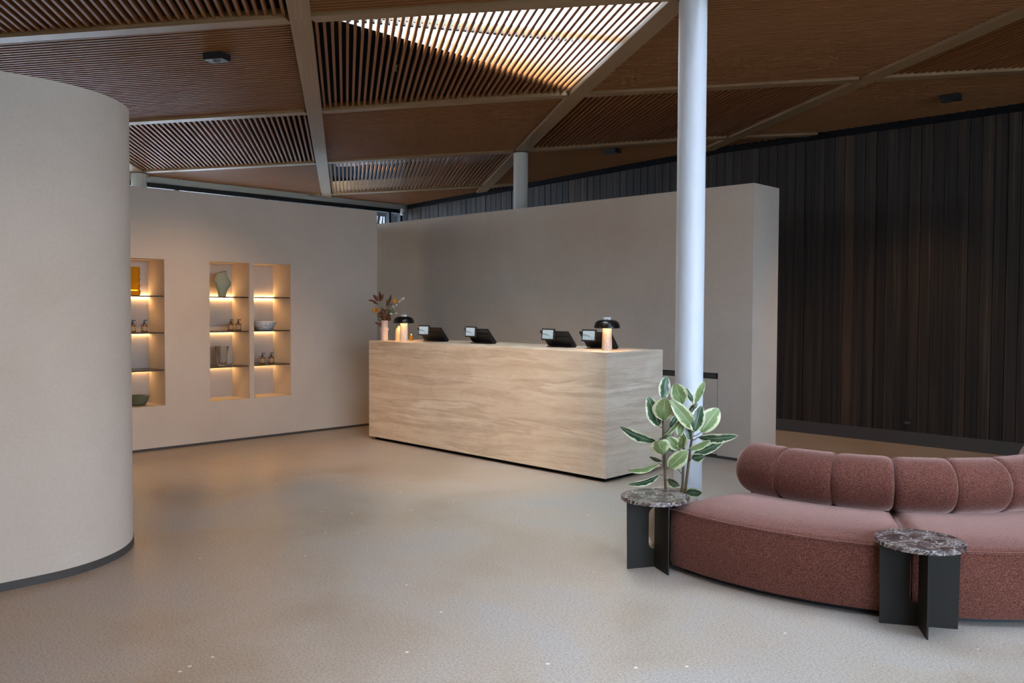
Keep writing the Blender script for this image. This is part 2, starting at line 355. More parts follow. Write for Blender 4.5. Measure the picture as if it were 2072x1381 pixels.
# plastered wall behind the desk, with a flush cupboard door: local x = -u
xe = 0.383
bm = new()
y0, y1 = 1.708, 2.2
box(bm, -5.9, -0.93, y0, y1, 0, HW); box(bm, 0.026, xe, y0, y1, 0, HW)
box(bm, -0.93, 0.026, y0, y1, 0.824, HW); box(bm, -0.93, 0.026, y0 + 0.1, y1, 0, 0.824)
struct(obj('wall_back', bm, M_PLASTER, None, C0, RZ), 'beige plastered screen wall standing behind the desk')
dr = thing('wall_cupboard', 'flush plastered cupboard with dark pull channel in wall behind desk', 'cupboard', W(0.452, 1.708, 0.0), RZ)
lbox('door', M_PLASTER, -0.472, 0.472, 0.0, 0.02, 0.035, 0.765, dr)
lbox('pull_channel', M_DARK, -0.478, 0.455, 0.012, 0.03, 0.77, 0.822, dr)
lbox('carcass', M_LINER, -0.478, 0.478, 0.03, 0.099, 0.002, 0.82, dr)
struct(lbox('baseboard_back', M_DARK, -5.9, xe, y0 - 0.004, y0, 0, 0.027, None, C0, RZ), 'thin dark skirting under the wall behind the desk')
struct(lbox('baseboard_end', M_DARK, xe, xe + 0.004, y0 - 0.004, y1, 0, 0.027, None, C0, RZ), 'thin dark skirting under the end of the screen wall')

# niche wall: its front face is u = 4.15, it runs along v; niches 0.39 deep
NU, ND = 4.15, 0.392
NICHES = [(-2.328, -1.878), (-1.402, -0.951), (-0.898, -0.446)]
NZ0, NZ1 = 0.445, 1.917
xf, xb = -NU, -NU - 0.46
bm = new()
vs = [-5.2] + [x for nch in NICHES for x in nch] + [0.752]
box(bm, xb, xf, vs[0], vs[-1], 0, NZ0); box(bm, xb, xf, vs[0], vs[-1], NZ1, HW)
for a, b_ in zip(vs[0::2], vs[1::2]): box(bm, xb, xf, a, b_, NZ0, NZ1)
for a, b_ in NICHES: box(bm, xb, xf - ND, a, b_, NZ0, NZ1)
struct(obj('wall_center', bm, M_PLASTER, None, C0, RZ), 'beige plastered wall with three lit display niches')
struct(lbox('baseboard_center', M_DARK, xf, xf + 0.004, vs[0], vs[-1], 0, 0.026, None, C0, RZ), 'thin dark skirting under the niche wall')

bm = new(); box(bm, -5.9, -5.75, -1.2, 1.706, 0, 2.6)  # unseen blocker, added to keep window light off the desk's back wall
struct(obj('wall_light_block', bm, M_PLASTER, None, C0, RZ), 'unseen partition added to block window light from the passage')
# rounded wall at the left
cc = Vector((-2.957, 4.85, 0)); rr = 0.7
def stadium(r, ext):
    pts = []
    a0 = math.atan2(-E1.y, -E1.x)
    for i in range(49):
        a = a0 + math.pi * i / 48; pts.append((cc.x + r * math.cos(a), cc.y + r * math.sin(a)))
    p, q = Vector((*pts[-1], 0)) - E2 * ext, Vector((*pts[0], 0)) - E2 * ext
    return [(p.x, p.y), (q.x, q.y)] + pts
bm = new(); prism_z(bm, stadium(rr, 4.3), 0, HW)
struct(obj('wall_left', bm, M_PLASTER, smooth=30), 'beige plastered wall with rounded end at the left')
bm = new(); prism_z(bm, stadium(rr + 0.004, 4.3), 0, 0.043)
struct(obj('baseboard_left', bm, M_DARK, smooth=30), 'dark skirting curving round the rounded wall')

# ------------------------------------------------------------------ ceiling grid
GO = Vector((1.10, 5.465, 0)); GA = Vector((-0.5, 2.545, 0))
GCOL = {-4: (-10.1, 1.65), -3: (-7.58, 1.25), -2: (-5.13, 0.86), -1: (-2.58, 0.47), 0: (0, 0), 1: (2.49, -0.59), 2: (5.0, -1.19), 3: (7.5, -1.8), 4: (10.0, -2.4)}
ZC = 3.437
def node(i, j):
    k = max(-4, min(3, math.floor(i))); f = i - k; a, b = Vector((*GCOL[k], 0)), Vector((*GCOL[k + 1], 0))
    return GO + a + (b - a) * f + GA * j + Vector((-0.13 * max(0, 2 - j) * min(1, max(0, -1 - i)), 0, 0))
GB = Vector((2.55, -0.53, 0)); det = GB.x * GA.y - GB.y * GA.x
def zc(p):                                   # the ceiling falls gently towards the far glazing
    u = uv_of(p)[0]
    return ZC - max(0.0, 0.0336 * (u - 1.25))
U0, U1, V0, V1 = -7.4, 7.55, -8.9, 3.905
def clip(p, q, u0=U0, u1=U1, v0=V0, v1=V1):
    (pu, pv), (qu, qv) = uv_of(p), uv_of(q); t0, t1 = 0.0, 1.0
    for d, lo, hi, s in ((qu - pu, u0, u1, pu), (qv - pv, v0, v1, pv)):
        if abs(d) < 1e-9:
            if s < lo or s > hi: return None
            continue
        a, b = (lo - s) / d, (hi - s) / d
        if a > b: a, b = b, a
        t0, t1 = max(t0, a), min(t1, b)
    if t1 - t0 < 1e-3: return None
    return p + (q - p) * t0, p + (q - p) * t1
unit = D.meshes.new('slat'); bm = new(); box(bm, -0.5, 0.5, -0.5, 0.5, 0, 1); bmesh.ops.recalc_face_normals(bm, faces=bm.faces); bm.to_mesh(unit); bm.free(); unit.materials.append(M_SLAT)
ubeam = unit.copy(); ubeam.name = 'beam'; ubeam.materials.clear(); ubeam.materials.append(M_BEAM)
def stick(name, me, p, q, w, h, dz, parent=None):
    """a stick from p to q whose underside is dz above the beam underside there"""
    p = Vector((p.x, p.y, zc(p) + dz)); q = Vector((q.x, q.y, zc(q) + dz)); d = q - p
    o = D.objects.new(name, me); COL.objects.link(o)
    x = d.normalized(); y = Vector((-x.y, x.x, 0)).normalized(); z = x.cross(y); L = d.length; c = (p + q) / 2
    o.matrix_world = Matrix(((x.x * L, y.x * w, z.x * h, c.x), (x.y * L, y.y * w, z.y * h, c.y), (x.z * L, y.z * w, z.z * h, c.z), (0, 0, 0, 1)))
    if parent: o.parent = parent
    return o
WA, WB = 0.15, 0.12
ga, gb = GA.length, GB.length
sn = abs(det) / (ga * gb)
da, db = WA / 2 / sn / gb, WB / 2 / sn / ga        # half beam widths in grid units
grid = D.objects.new('ceiling', None); COL.objects.link(grid); struct(grid, 'timber ceiling grid of crossing laminated beams')
for i in range(-3, 4):
    for j in range(-3, 5):
        s = clip(node(i, j), node(i, j + 1))
        if s: stick('beam', ubeam, s[0], s[1], WA, 0.2, 0, grid)
for j in range(-2, 5):
    for i in range(-4, 4):
        s = clip(node(i + da, j), node(i + 1 - da, j))
        if s: stick('beam', ubeam, s[0], s[1], WB, 0.2, 0.0, grid)
NAMES = {}
PANELS = [(-1, -2), (0, -1), (-2, -1), (-1, -1), (-2, 0), (-1, 0), (0, 0), (1, 0), (-2, 1), (-1, 1), (0, 1), (1, 1), (-2, 2), (-1, 2), (0, 2), (-1, 3), (0, 3), (-2, 3), (1, 2)]
SLW, SLH, SLZ = 0.021, 0.048, 0.022
for (i, j) in PANELS:
    root = D.objects.new('ceiling_panel', None); COL.objects.link(root); struct(root); k = 0
    if (i + j) % 2:
        n_ = 42
        for s in range(n_):
            f = i + da + (s + 0.5) / n_ * (1 - 2 * da); p, q = node(f, j + db), node(f, j + 1 - db)
            g = clip(p, q)
            if g: stick('slat', unit, g[0], g[1], SLW, SLH, SLZ, root); k += 1
    else:
        n_ = 46
        for s in range(n_):
            f = j + db + (s + 0.5) / n_ * (1 - 2 * db); p, q = node(i + da, f), node(i + 1 - da, f)
            g = clip(p, q)
            if g: stick('slat', unit, g[0], g[1], SLW, SLH, SLZ, root); k += 1
    if not k: D.objects.remove(root)
# roof liner (black, lying on the slats); left open over the skylight triangle and over the duct void
def quad_plan(bm, pts, z0, z1): prism_z(bm, [(p.x, p.y) for p in pts], z0, z1)
def lay_plan(bm, pts, dz, th): hexa(bm, [(p.x, p.y, zc(p) + dz) for p in pts], [(p.x, p.y, zc(p) + dz + th) for p in pts])
ZL = 3.512
def ccell(i, j): return [node(i, j), node(i + 1, j), node(i + 1, j + 1), node(i, j + 1)]
bm = new()
SKY = {(-1, 0): [(-1, 0), (0, 0), (0, 1)], (0, -1): None, (-1, -2): None}
for i in range(-4, 4):
    for j in range(-5, 6):
        if (i, j) == (-1, 2) or (i, j) in SKY and SKY[(i, j)] is None: continue
        pts = ccell(i, j); q_ = [uv_of(p) for p in pts]
        if min(q[0] for q in q_) > 7.4 or max(q[0] for q in q_) < -7.5 or min(q[1] for q in q_) > 4 or max(q[1] for q in q_) < -9: continue
        if (i, j) == (-1, 0): pts = [node(-1, 0), node(0, 1), node(-1, 1)]
        lay_plan(bm, pts, 0.073, 0.08)
o = obj('ceiling_liner', bm, M_LINER); struct(o, 'black acoustic lining above the ceiling slats')
# skylights: white lined wells above the open slats, glazed at the top
def well(corners, z0, z1, mat, name, label):
    cen = sum(corners, Vector()) / len(corners); bm = new()
    for p, q in zip(corners, corners[1:] + corners[:1]):
        nrm = Vector(((q - p).y, -(q - p).x, 0)).normalized() * .06
        if nrm.dot(cen - p) > 0: nrm = -nrm
        prism_z(bm, [(p.x, p.y), (q.x, q.y), (q.x + nrm.x, q.y + nrm.y), (p.x + nrm.x, p.y + nrm.y)], z0, z1)
    return struct(obj(name, bm, mat), label)
TOPS = [3.68, 4.0, 4.0]
LBS = ['triangular skylight well above the open slats', 'skylight well above the sofa', 'skylight well above the camera']
for k, (key, tri) in enumerate(SKY.items()):
    cs = [node(*t) for t in tri] if tri else ccell(*key)
    sk = well(cs, ZL, TOPS[k], M_SHAFT, 'window_%d' % (k + 3), LBS[k])
    bm = new(); quad_plan(bm, cs, TOPS[k], TOPS[k] + 0.012); obj('pane', bm, M_TINT2 if k else M_GLASS, sk)
# grey suspension rail with clips, laid across the slats under the skylight
d = (node(0, 0.0) - node(-1, 0)).normalized()
ra, rb = Vector((-1.30, 6.03, 0)), Vector((0.86, 6.60, 0)); rd = (rb - ra).normalized(); rn = Vector((-rd.y, rd.x, 0))
bm = new(); z0 = ZC + SLZ + SLH + 0.001
def ob(bm, c, hw, hl, za, zb):
    pts = [c - rd * hl - rn * hw, c + rd * hl - rn * hw, c + rd * hl + rn * hw, c - rd * hl + rn * hw]
    prism_z(bm, [(p.x, p.y) for p in pts], za, zb)
ob(bm, (ra + rb) / 2, 0.016, (rb - ra).length / 2, z0, z0 + 0.04)
rail = struct(obj('trim_1', bm, M_DARK), 'grey suspension rail lying across the slats under the skylight')
for k in range(40):
    bm = new(); c = ra + rd * ((k + 0.5) / 40 * (rb - ra).length); ob(bm, c, 0.02, 0.009, z0 - 0.03, z0)
    obj('clip', bm, M_DARK, rail)
# void with ducts over the far open panel, lit by an added clerestory strip at its left end
vc = ccell(-1, 2)
bm = new(); quad_plan(bm, vc, 4.25, 4.3); struct(obj('ceiling_void', bm, M_LINER), 'black soffit above the ducts')
def curtain(bm, p, q, out, zt):
    nrm = Vector(((q - p).y, -(q - p).x, 0)).normalized() * out; a_, b_ = zc(p) + 0.075, zc(q) + 0.075
    hexa(bm, [(p.x, p.y, a_), (q.x, q.y, b_), (q.x + nrm.x, q.y + nrm.y, b_), (p.x + nrm.x, p.y + nrm.y, a_)],
         [(p.x, p.y, zt), (q.x, q.y, zt), (q.x + nrm.x, q.y + nrm.y, zt), (p.x + nrm.x, p.y + nrm.y, zt)])
bm = new()
for p, q in ((vc[0], vc[1]), (vc[1], vc[2]), (vc[2], (vc[2] + vc[3]) / 2)): curtain(bm, p, q, .05, 4.25)
struct(obj('ceiling_void_lining', bm, M_LINER), 'black lining of the duct void')
bm = new(); curtain(bm, vc[3], vc[0], 0.012, 4.25)
struct(obj('window_6', bm, M_GLASS), 'clerestory pane added to light the duct void')
M_SKYDIM = glass_pane_mat('sky_dimming_glass', (0.020, 0.026, 0.030))  # dark tint that dims the sky seen through the pane
bm = new(); curtain(bm, (vc[2] + vc[3]) / 2 + GA * .0, vc[3], 0.012, 4.2)
struct(obj('window_7', bm, M_SKYDIM), 'clerestory pane behind the ducts tinted to dim the sky')
bm = new(); sh = GB.normalized() * -0.7; curtain(bm, vc[3] + sh, vc[0] + sh, 0.1, 4.9)  # unseen blocker, added to keep direct sun out of the duct void
struct(obj('roof_sun_block', bm, M_KERB), 'unseen upstand added to block sun from the clerestory pane')
for k, (fj, r_, z) in enumerate(((2.36, 0.20, 3.78), (2.74, 0.15, 3.72))):
    bm = new(); pts = [node(-0.93 + t * 0.86 / 10, fj + 0.02 * math.sin(t * 2.1)) + Vector((0, 0, z + 0.008 * t)) for t in range(11)]
    tube(bm, pts, r_, 20)
    o = obj('air_duct', bm, M_FOIL, smooth=50)
    tag(o, ['thick foil air duct above the slats beside the far column', 'thin foil air duct above the slats next to the far windows'][k], 'duct')
# small brass framed fitting on the liner
ft = thing('ceiling_fitting', 'small brass framed fitting seen between the slats under the skylight', 'fitting', (-1.0, 7.28, 3.485), 0.2)
for x0, x1, y0_, y1_ in ((-.03, .03, -.09, -.082), (-.03, .03, .082, .09), (-.03, -.022, -.082, .082), (.022, .03, -.082, .082), (-.004, .004, -.082, .082)):
    lbox('frame_bar', M_BRASS, x0, x1, y0_, y1_, 0.0, 0.026, ft)
# plain ceiling over the part of the hall behind the camera is the liner; outer roof deck keeps the sky out

# ------------------------------------------------------------------ dark timber wall
DV = 3.917
dw = D.objects.new('wall_right', None); COL.objects.link(dw); dw.location = C0; dw.rotation_euler = (0, 0, RZ); struct(dw, 'dark charred timber plank wall along the far side')
bm = new(); box(bm, -7.8, 7.8, DV + 0.03, DV + 0.2, 0.0, 3.75); obj('wall_backing', bm, M_LINER, dw)
lbox('kerb', M_KERB, -7.6, 7.5, DV - 0.012, DV + 0.03, 0, 0.139, dw)
plank = []
for k in range(4):
    me = D.meshes.new('plank'); bm = new(); box(bm, -0.0552, 0.0552, -0.002 * k, 0.026, 0, 1)
    bmesh.ops.bevel(bm, geom=[e for e in bm.edges if abs(e.verts[0].co.z - e.verts[1].co.z) > .5 and e.verts[0].co.y < 0.01], offset=0.0015, segments=1, affect='EDGES')
    bmesh.ops.recalc_face_normals(bm, faces=bm.faces); bm.to_mesh(me); bm.free(); me.materials.append(M_CHAR); plank.append(me)
PW = 0.1165
for k in range(94):
    u = 7.45 - k * PW
    h = zc(W(u, DV)) + 0.06 - 0.14
    o = link('plank', random.choice(plank), dw, (-u, DV + 0.0, 0.139), 0); o.scale = (1, 1, h)
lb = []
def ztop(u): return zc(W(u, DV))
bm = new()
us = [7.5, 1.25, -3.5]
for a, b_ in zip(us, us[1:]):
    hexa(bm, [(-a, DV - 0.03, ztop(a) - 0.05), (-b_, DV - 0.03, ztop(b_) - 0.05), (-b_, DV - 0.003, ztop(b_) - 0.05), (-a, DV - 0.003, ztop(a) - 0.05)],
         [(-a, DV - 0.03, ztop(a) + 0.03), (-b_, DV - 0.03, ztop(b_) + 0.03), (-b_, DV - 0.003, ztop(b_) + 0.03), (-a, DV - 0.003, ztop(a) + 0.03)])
struct(obj('trim_2', bm, M_LINER, None, C0, RZ), 'black trim strip along the top of the dark plank wall')
ol = thing('floor_outlet_box', 'black outlet box low on the dark plank wall', 'outlet', W(-1.03, DV - 0.009, 0.21), RZ)
lbox('cover', M_BLACK, -0.06, 0.06, -0.012, 0.0, 0, 0.05, ol, bevel=0.003); lbox('socket', M_DARK, -0.03, 0.03, -0.015, -0.012, 0.012, 0.038, ol)

# ------------------------------------------------------------------ glazing: far end and behind the camera
GU = 7.59
w1 = D.objects.new('window_1', None); COL.objects.link(w1); w1.location = C0; w1.rotation_euler = (0, 0, RZ); struct(w1, 'far glazed wall with black frame behind the niche wall')
lbox('fascia', M_PALE, -GU - 0.12, -GU, -5.2, DV - 0.05, 3.165, 3.6, w1)
lbox('head_frame', M_BLACK, -GU - 0.1, -GU + 0.01, -5.2, DV - 0.05, 3.10, 3.165, w1)
lbox('bottom_frame', M_BLACK, -GU - 0.1, -GU + 0.01, -5.2, DV - 0.05, 0.0, 0.06, w1)
ms = [DV - 0.09, DV - 0.34, 2.6, 1.2, -0.2, -1.6, -3.0, -4.4, -5.15]
for v in ms: lbox('mullion', M_BLACK, -GU - 0.08, -GU, v - 0.022, v + 0.022, 0.06, 3.10, w1)
for a, b_ in zip(ms[1:], ms): lbox('pane', M_TINT, -GU - 0.045, -GU - 0.035, a + 0.022, b_ - 0.022, 0.06, 3.10, w1)
w2 = D.objects.new('window_2', None); COL.objects.link(w2); w2.location = C0; w2.rotation_euler = (0, 0, RZ); struct(w2, 'long glazed wall behind the camera')
WV0, WV1 = -6.6, 0.2
lbox('head_frame', M_BLACK, 7.5, 7.6, WV0, WV1, 3.2, 3.6, w2)
for k in range(6):
    v = WV0 + k * (WV1 - WV0) / 5; lbox('mullion', M_BLACK, 7.52, 7.58, v - 0.03, v + 0.03, 0.0, 3.2, w2)
    if k < 5: lbox('pane', M_TINT, 7.545, 7.555, v + 0.03, v + (WV1 - WV0) / 5 - 0.03, 0.0, 3.2, w2)
bm = new(); box(bm, 7.5, 7.65, -9.0, WV0 - 0.03, 0, 3.62); box(bm, 7.5, 7.65, WV1 + 0.03, DV - 0.013, 0, 3.62)
struct(obj('wall_near', bm, M_PLASTER, None, C0, RZ), 'plain plastered wall behind the camera')
bm = new(); box(bm, -7.7, 7.65, -9.2, -9.0, 0, 3.62)
struct(obj('wall_front', bm, M_PLASTER, None, C0, RZ), 'plain plastered wall on the near side of the hall')
bm = new(); box(bm, -7.75, -7.6, -9.0, -5.2, 0, 3.62)
struct(obj('wall_far_left', bm, M_PLASTER, None, C0, RZ), 'plain plastered wall beyond the niche wall')
# outside the far glazing
nb = thing('neighbour_building', 'dark neighbouring building seen through the far corner window', 'building', W(12.4, 5.7, -0.12), RZ)
lbox('wall', M_FACADE, -0.6, 0.5, -2.4, 3.4, 0.0, 3.72, nb); lbox('cornice', M_WHITEX, 0.5, 0.53, -2.4, 3.4, 3.70, 3.76, nb)
lbox('brown_cladding', simple('brown_cladding', (0.13, 0.10, 0.075), 0.8), 0.5, 0.51, 1.12, 1.36, 0, 3.5, nb); lbox('downpipe', M_WHITEX, 0.5, 0.54, 1.39, 1.42, 0, 3.5, nb)
st = thing('slanted_white_railing', 'white outdoor railing with slanted bars beyond the corner window', 'railing', W(9.3, 4.72, -0.12), RZ)
lbox('top_rail', M_WHITEX, -0.02, 0.02, -1.6, 0, 3.43, 3.50, st); lbox('bottom_rail', M_WHITEX, -0.02, 0.02, -1.6, 0, 3.10, 3.13, st)
lbox('post', M_WHITEX, -0.015, 0.015, 0.0, 0.016, 0, 3.5, st); lbox('post', M_WHITEX, -0.015, 0.015, -1.6, -1.584, 0, 3.1, st)
for k in range(14):
    v = -0.03 - k * 0.11; bm = new()
    hexa(bm, [(-.015, v - .075, 3.13), (.015, v - .075, 3.13), (.015, v - .045, 3.13), (-.015, v - .045, 3.13)], [(-.015, v - .03, 3.40), (.015, v - .03, 3.40), (.015, v, 3.40), (-.015, v, 3.40)])
    obj('bar', bm, M_WHITEX, st)

# ------------------------------------------------------------------ columns
def column(x, y, r, label, mat=None):
    o = D.objects.new('column', None); COL.objects.link(o); o.location = (x, y, 0); struct(o, label)
    bm = new(); h = zc(Vector((x, y, 0))) + 0.02
    lathe(bm, [(0, 0), (r, 0), (r, h), (0, h)], 48); obj('shaft', bm, mat or M_WHITE, o, smooth=40)
    bm = new(); lathe(bm, [(r, h - 0.03), (r + 0.006, h - 0.03), (r + 0.006, h - 0.012), (r, h - 0.012)], 48); obj('collar', bm, M_DARK, o, smooth=40)
column(1.157, 5.5, 0.0905, 'white round steel column standing behind the potted plant')
column(0.10, 10.58, 0.0905, 'pale round steel column rising behind the wall at the desk', simple('warm_grey_paint', (0.50, 0.48, 0.41), 0.5))
_p = W(7.3, -0.86); column(_p.x, _p.y, 0.097, 'pale round column top behind the niche wall', M_PALE)

# ------------------------------------------------------------------ ceiling fixtures (warm downlights) and sensor
def downlight(x, y, s, rz, label, aim=None, power=0, size=70, blend=0.6):
    z = zc((x, y)) + SLZ - 0.002
    t = thing('ceiling_downlight', label, 'downlight', (x, y, z), rz, None)
    lbox('housing', M_BLACK, -s, s, -s * .72, s * .72, -0.055, 0.0, t, bevel=0.004)
    bm = new(); lathe(bm, [(0, -0.0565), (0.02, -0.0565), (0.026, -0.0585), (0.028, -0.055), (0, -0.055)], 20)
    obj('lens', bm, M_DARK, t, smooth=40)
    if power:
        l = D.lights.new('downlight_beam', 'SPOT'); l.energy = power; l.color = (1.0, 0.62, 0.32); l.spot_size = math.radians(size); l.spot_blend = blend; l.shadow_soft_size = 0.04
        lo = D.objects.new('downlight_beam', l); COL.objects.link(lo); lo.location = (x, y, z - 0.075)
        lo.rotation_euler = (Vector(aim) - lo.location).to_track_quat('-Z', 'Y').to_euler()
downlight(-2.33, 6.70, 0.085, RZ + 0.5, 'black box downlight on the slats nearest the rounded wall', (-2.9, 8.1, 0.9), 210, 75, 0.9)
downlight(4.10, 7.98, 0.085, RZ, 'black box downlight close to the dark plank wall', (3.4, 8.6, 0), 110, 80, 0.8)
downlight(1.245, 10.58, 0.085, RZ, 'black box downlight between the far column and the plank wall', (2.2, 10.0, 0), 90, 80, 0.8)
downlight(-1.0, 4.7, 0.085, RZ, 'black box downlight above the hall floor out of the frame', (-0.45, 8.0, 0.45), 420, 50, 0.95)
downlight(-0.9, 2.6, 0.085, RZ, 'black box downlight above the camera out of the frame', (-1.2, 3.2, 0), 120, 120, 0.9)
sn_ = thing('security_sensor', 'small white security sensor high in the far corner', 'sensor', W(GU - 0.06, DV - 0.12, 3.06), RZ)
bm = new(); box(bm, -0.035, 0.035, -0.03, 0.03, 0, 0.12); obj('body', bm, M_WHITE, sn_, bevel=0.02, seg=3, smooth=50)
lbox('lens', M_DARK, 0.0351, 0.037, -0.015, 0.015, 0.02, 0.05, sn_)

# ------------------------------------------------------------------ reception desk
L, WD, HD = 3.283, 0.8135, 1.081
dk = thing('reception_desk', 'long travertine reception desk with four tablets on top', 'desk', W(0, 0, 0), RZ)
T = 0.03; PZ = 0.035
lbox('front_panel', M_TRAV, -L, 0, 0, T, PZ, HD - T, dk, bevel=0.0015)
lbox('end_panel', M_TRAV, -T, 0, T + .0005, WD, PZ, HD - T, dk, bevel=0.0015)
lbox('end_panel', M_TRAV, -L, -L + T, T + .0005, WD, PZ, HD - T, dk, bevel=0.0015)
lbox('counter_top', M_TRAV, -L, 0, 0, WD, HD - T + 0.0003, HD, dk, bevel=0.0015)
lbox('plinth', M_LINER, -L + 0.05, -0.05, 0.05, WD - 0.05, 0, PZ, dk)

# ------------------------------------------------------------------ things on the desk
def on_desk(u, v): return W(u, v, HD)
def table_lamp(u, v, label, power):
    t = thing('mushroom_table_lamp', label, 'lamp', on_desk(u, v), 0, 'mushroom lamps on the reception desk')
    bm = new(); lathe(bm, [(0, 0), (0.0455, 0), (0.0455, 0.003), (0.0375, 0.2), (0, 0.2)], 40); obj('base', bm, M_LMARB, t, smooth=40)
    prof_o = [(0.1125, 0.196), (0.112, 0.212), (0.104, 0.238), (0.088, 0.255), (0.062, 0.264), (0.03, 0.267), (0, 0.267)]
    bm = new(); lathe(bm, prof_o, 48); lathe(bm, [(r * .975, z - .003) for r, z in prof_o], 48)
    bm2 = None
    lathe(bm, [(0.1125, 0.196), (0.1097, 0.193)], 48)
    obj('shade', bm, M_SHADE, t, smooth=50)
    bm = new(); lathe(bm, [(0.1085, 0.197), (0.1, 0.233), (0.085, 0.249), (0.05, 0.258), (0, 0.260)], 48); obj('shade_lining', bm, M_SHADEIN, t, smooth=60)
    bm = new(); lathe(bm, [(0, 0.267), (0.033, 0.267), (0.033, 0.284), (0.031, 0.286), (0, 0.286)], 32); obj('knob', bm, M_WMARB, t, smooth=40)
    bm = new(); lathe(bm, [(0.05, 0.236), (0.062, 0.236), (0.062, 0.244), (0.05, 0.244), (0.05, 0.236)], 32); obj('bulb_ring', bm, M_BULB, t, smooth=40)
    l = D.lights.new('lamp_glow', 'POINT'); l.energy = power; l.color = (1.0, 0.60, 0.27); l.shadow_soft_size = 0.02
    for a in (0.3, 2.4, 4.5):
        lo = D.objects.new('lamp_glow', l); COL.objects.link(lo); lo.parent = t; lo.location = (0.072 * math.cos(a), 0.072 * math.sin(a), 0.226)
table_lamp(2.93, 0.205, 'black domed mushroom lamp beside the flower vase', 0.45)
table_lamp(0.228, 0.298, 'black domed mushroom lamp on the desk corner nearest the column', 0.45)
vz = thing('flower_vase', 'pale knobbly clay vase holding dried flowers on the desk', 'vase', on_desk(3.215, 0.16))
bm = new(); lathe(bm, [(0, 0), (0.036, 0), (0.04, 0.012), (0.038, 0.05), (0.039, 0.09), (0.042, 0.11), (0.049, 0.118), (0.05, 0.124), (0.043, 0.13), (0.038, 0.15), (0.036, 0.19), (0.038, 0.218), (0.034, 0.22), (0.031, 0.19), (0.031, 0.08), (0, 0.07)], 32,
        lambda a, z: 1 + 0.03 * math.sin(3 * a + 40 * z) + 0.02 * math.sin(7 * a - 90 * z))
obj('body', bm, M_BISQUE, vz, smooth=60)
df = thing('essential_oil_diffuser', 'cream pointed ceramic diffuser between the vase and the lamp', 'diffuser', on_desk(3.09, 0.26))
bm = new(); lathe(bm, [(0, 0.026), (0.0385, 0.026), (0.039, 0.09), (0.036, 0.115), (0.026, 0.136), (0.012, 0.15), (0.006, 0.162), (0, 0.163)], 36); obj('cover', bm, M_CERAM, df, smooth=50)
bm = new(); lathe(bm, [(0, 0), (0.0385, 0), (0.0385, 0.023), (0.036, 0.0245), (0.036, 0.026), (0, 0.026)], 36); obj('base', bm, M_CERAM, df, smooth=40)
ab = thing('amber_glass_bottle', 'tiny amber glass bottle behind the lamp at the desk end', 'bottle', on_desk(2.985, 0.35))
bm = new(); lathe(bm, [(0, 0), (0.021, 0), (0.022, 0.006), (0.022, 0.04), (0.014, 0.05), (0.011, 0.055), (0, 0.055)], 24); obj('body', bm, M_AMBER, ab, smooth=50)
bm = new(); lathe(bm, [(0, 0.055), (0.012, 0.055), (0.012, 0.068), (0.008, 0.074), (0, 0.074)], 20); obj('stopper', bm, M_BRASS, ab, smooth=50)

# dried bouquet in the vase (local axes: x right along the desk, z up from the desk top)
bq = thing('dried_bouquet', 'dried bouquet of rust leaves, ochre flowers and white sprigs', 'bouquet', on_desk(3.215, 0.16))
def pxv(x, y, dy=0.0):      # crop pixel (12 px per photo pixel, vase axis at 495, desk at 1300) to metres around the vase
    s = 9.3 / 1707 / 12.01
    return Vector(((x - 495) * s, dy, (1300 - y) * s))
def blade(bm, a, b, w, curve=0.0, tilt=0.0):
    a, b = Vector(a), Vector(b); ax = (b - a); ln = ax.length; ax.normalize(); s = ax.cross(Vector((0, 1, 0))).normalized(); nn = s.cross(ax)
    s = (s * math.cos(tilt) + nn * math.sin(tilt)); prev = None; nn = s.cross(ax)
    for k in range(7):
        t = k / 6; ww = w * (math.sin(math.pi * min(1, t * 0.93 + .05)) ** 0.8); c = a + ax * ln * t + nn * curve * 4 * t * (1 - t) * ln
        row = [bm.verts.new(c - s * ww + nn * ww * .25), bm.verts.new(c), bm.verts.new(c + s * ww + nn * ww * .25)]
        if prev:
            for q in range(2): bm.faces.new((prev[q], prev[q + 1], row[q + 1], row[q]))
        prev = row
def solid(o, t=0.0008):
    m = o.modifiers.new('thickness', 'SOLIDIFY'); m.thickness = t; return o
mouth = pxv(495, 860)
for tip in ((375, 350), (560, 330), (640, 330), (720, 600), (760, 350), (300, 560), (365, 520), (930, 290)):
    bm = new(); tp = pxv(*tip); mid = (mouth * .55 + tp * .45) + Vector(((tp.x) * -.1, 0.004, 0.01)); tube(bm, [mouth + Vector((tp.x * .08, 0, -0.09)), mouth + Vector((tp.x * .1, 0, 0)), mid, tp], [0.0016, 0.0015, 0.0012, 0.0008], 6); obj('stem', bm, M_STEM, bq, smooth=60)
for a, b_, w, c, ti in (((380, 360), (365, 110), .018, .1, .3), ((390, 350), (470, 180), .022, -.1, -.3), ((350, 350), (225, 195), .026, .08, .2), ((310, 370), (95, 325), .017, .06, .5), ((345, 425), (210, 385), .013, .05, .4), ((540, 480), (650, 185), .022, .12, .4),
                     ((545, 510), (560, 290), .013, .1, .2), ((395, 930), (265, 860), .018, .05, .5), ((400, 850), (400, 970), .02, .05, .9), ((430, 830), (330, 640), .035, .1, .2), ((560, 800), (640, 640), .03, .1, -.2), ((500, 800), (430, 500), .034, .1, .3), ((520, 800), (545, 520), .034, .1, -.3), ((480, 820), (350, 760), .03, .1, .5), ((560, 820), (640, 740), .028, .1, .2)):
    bm = new(); dy = random.uniform(-.02, .02); blade(bm, pxv(*a, dy), pxv(*b_, dy + random.uniform(-.015, .015)), w * .78, c, ti); solid(obj('leaf', bm, M_RUST, bq, smooth=60))
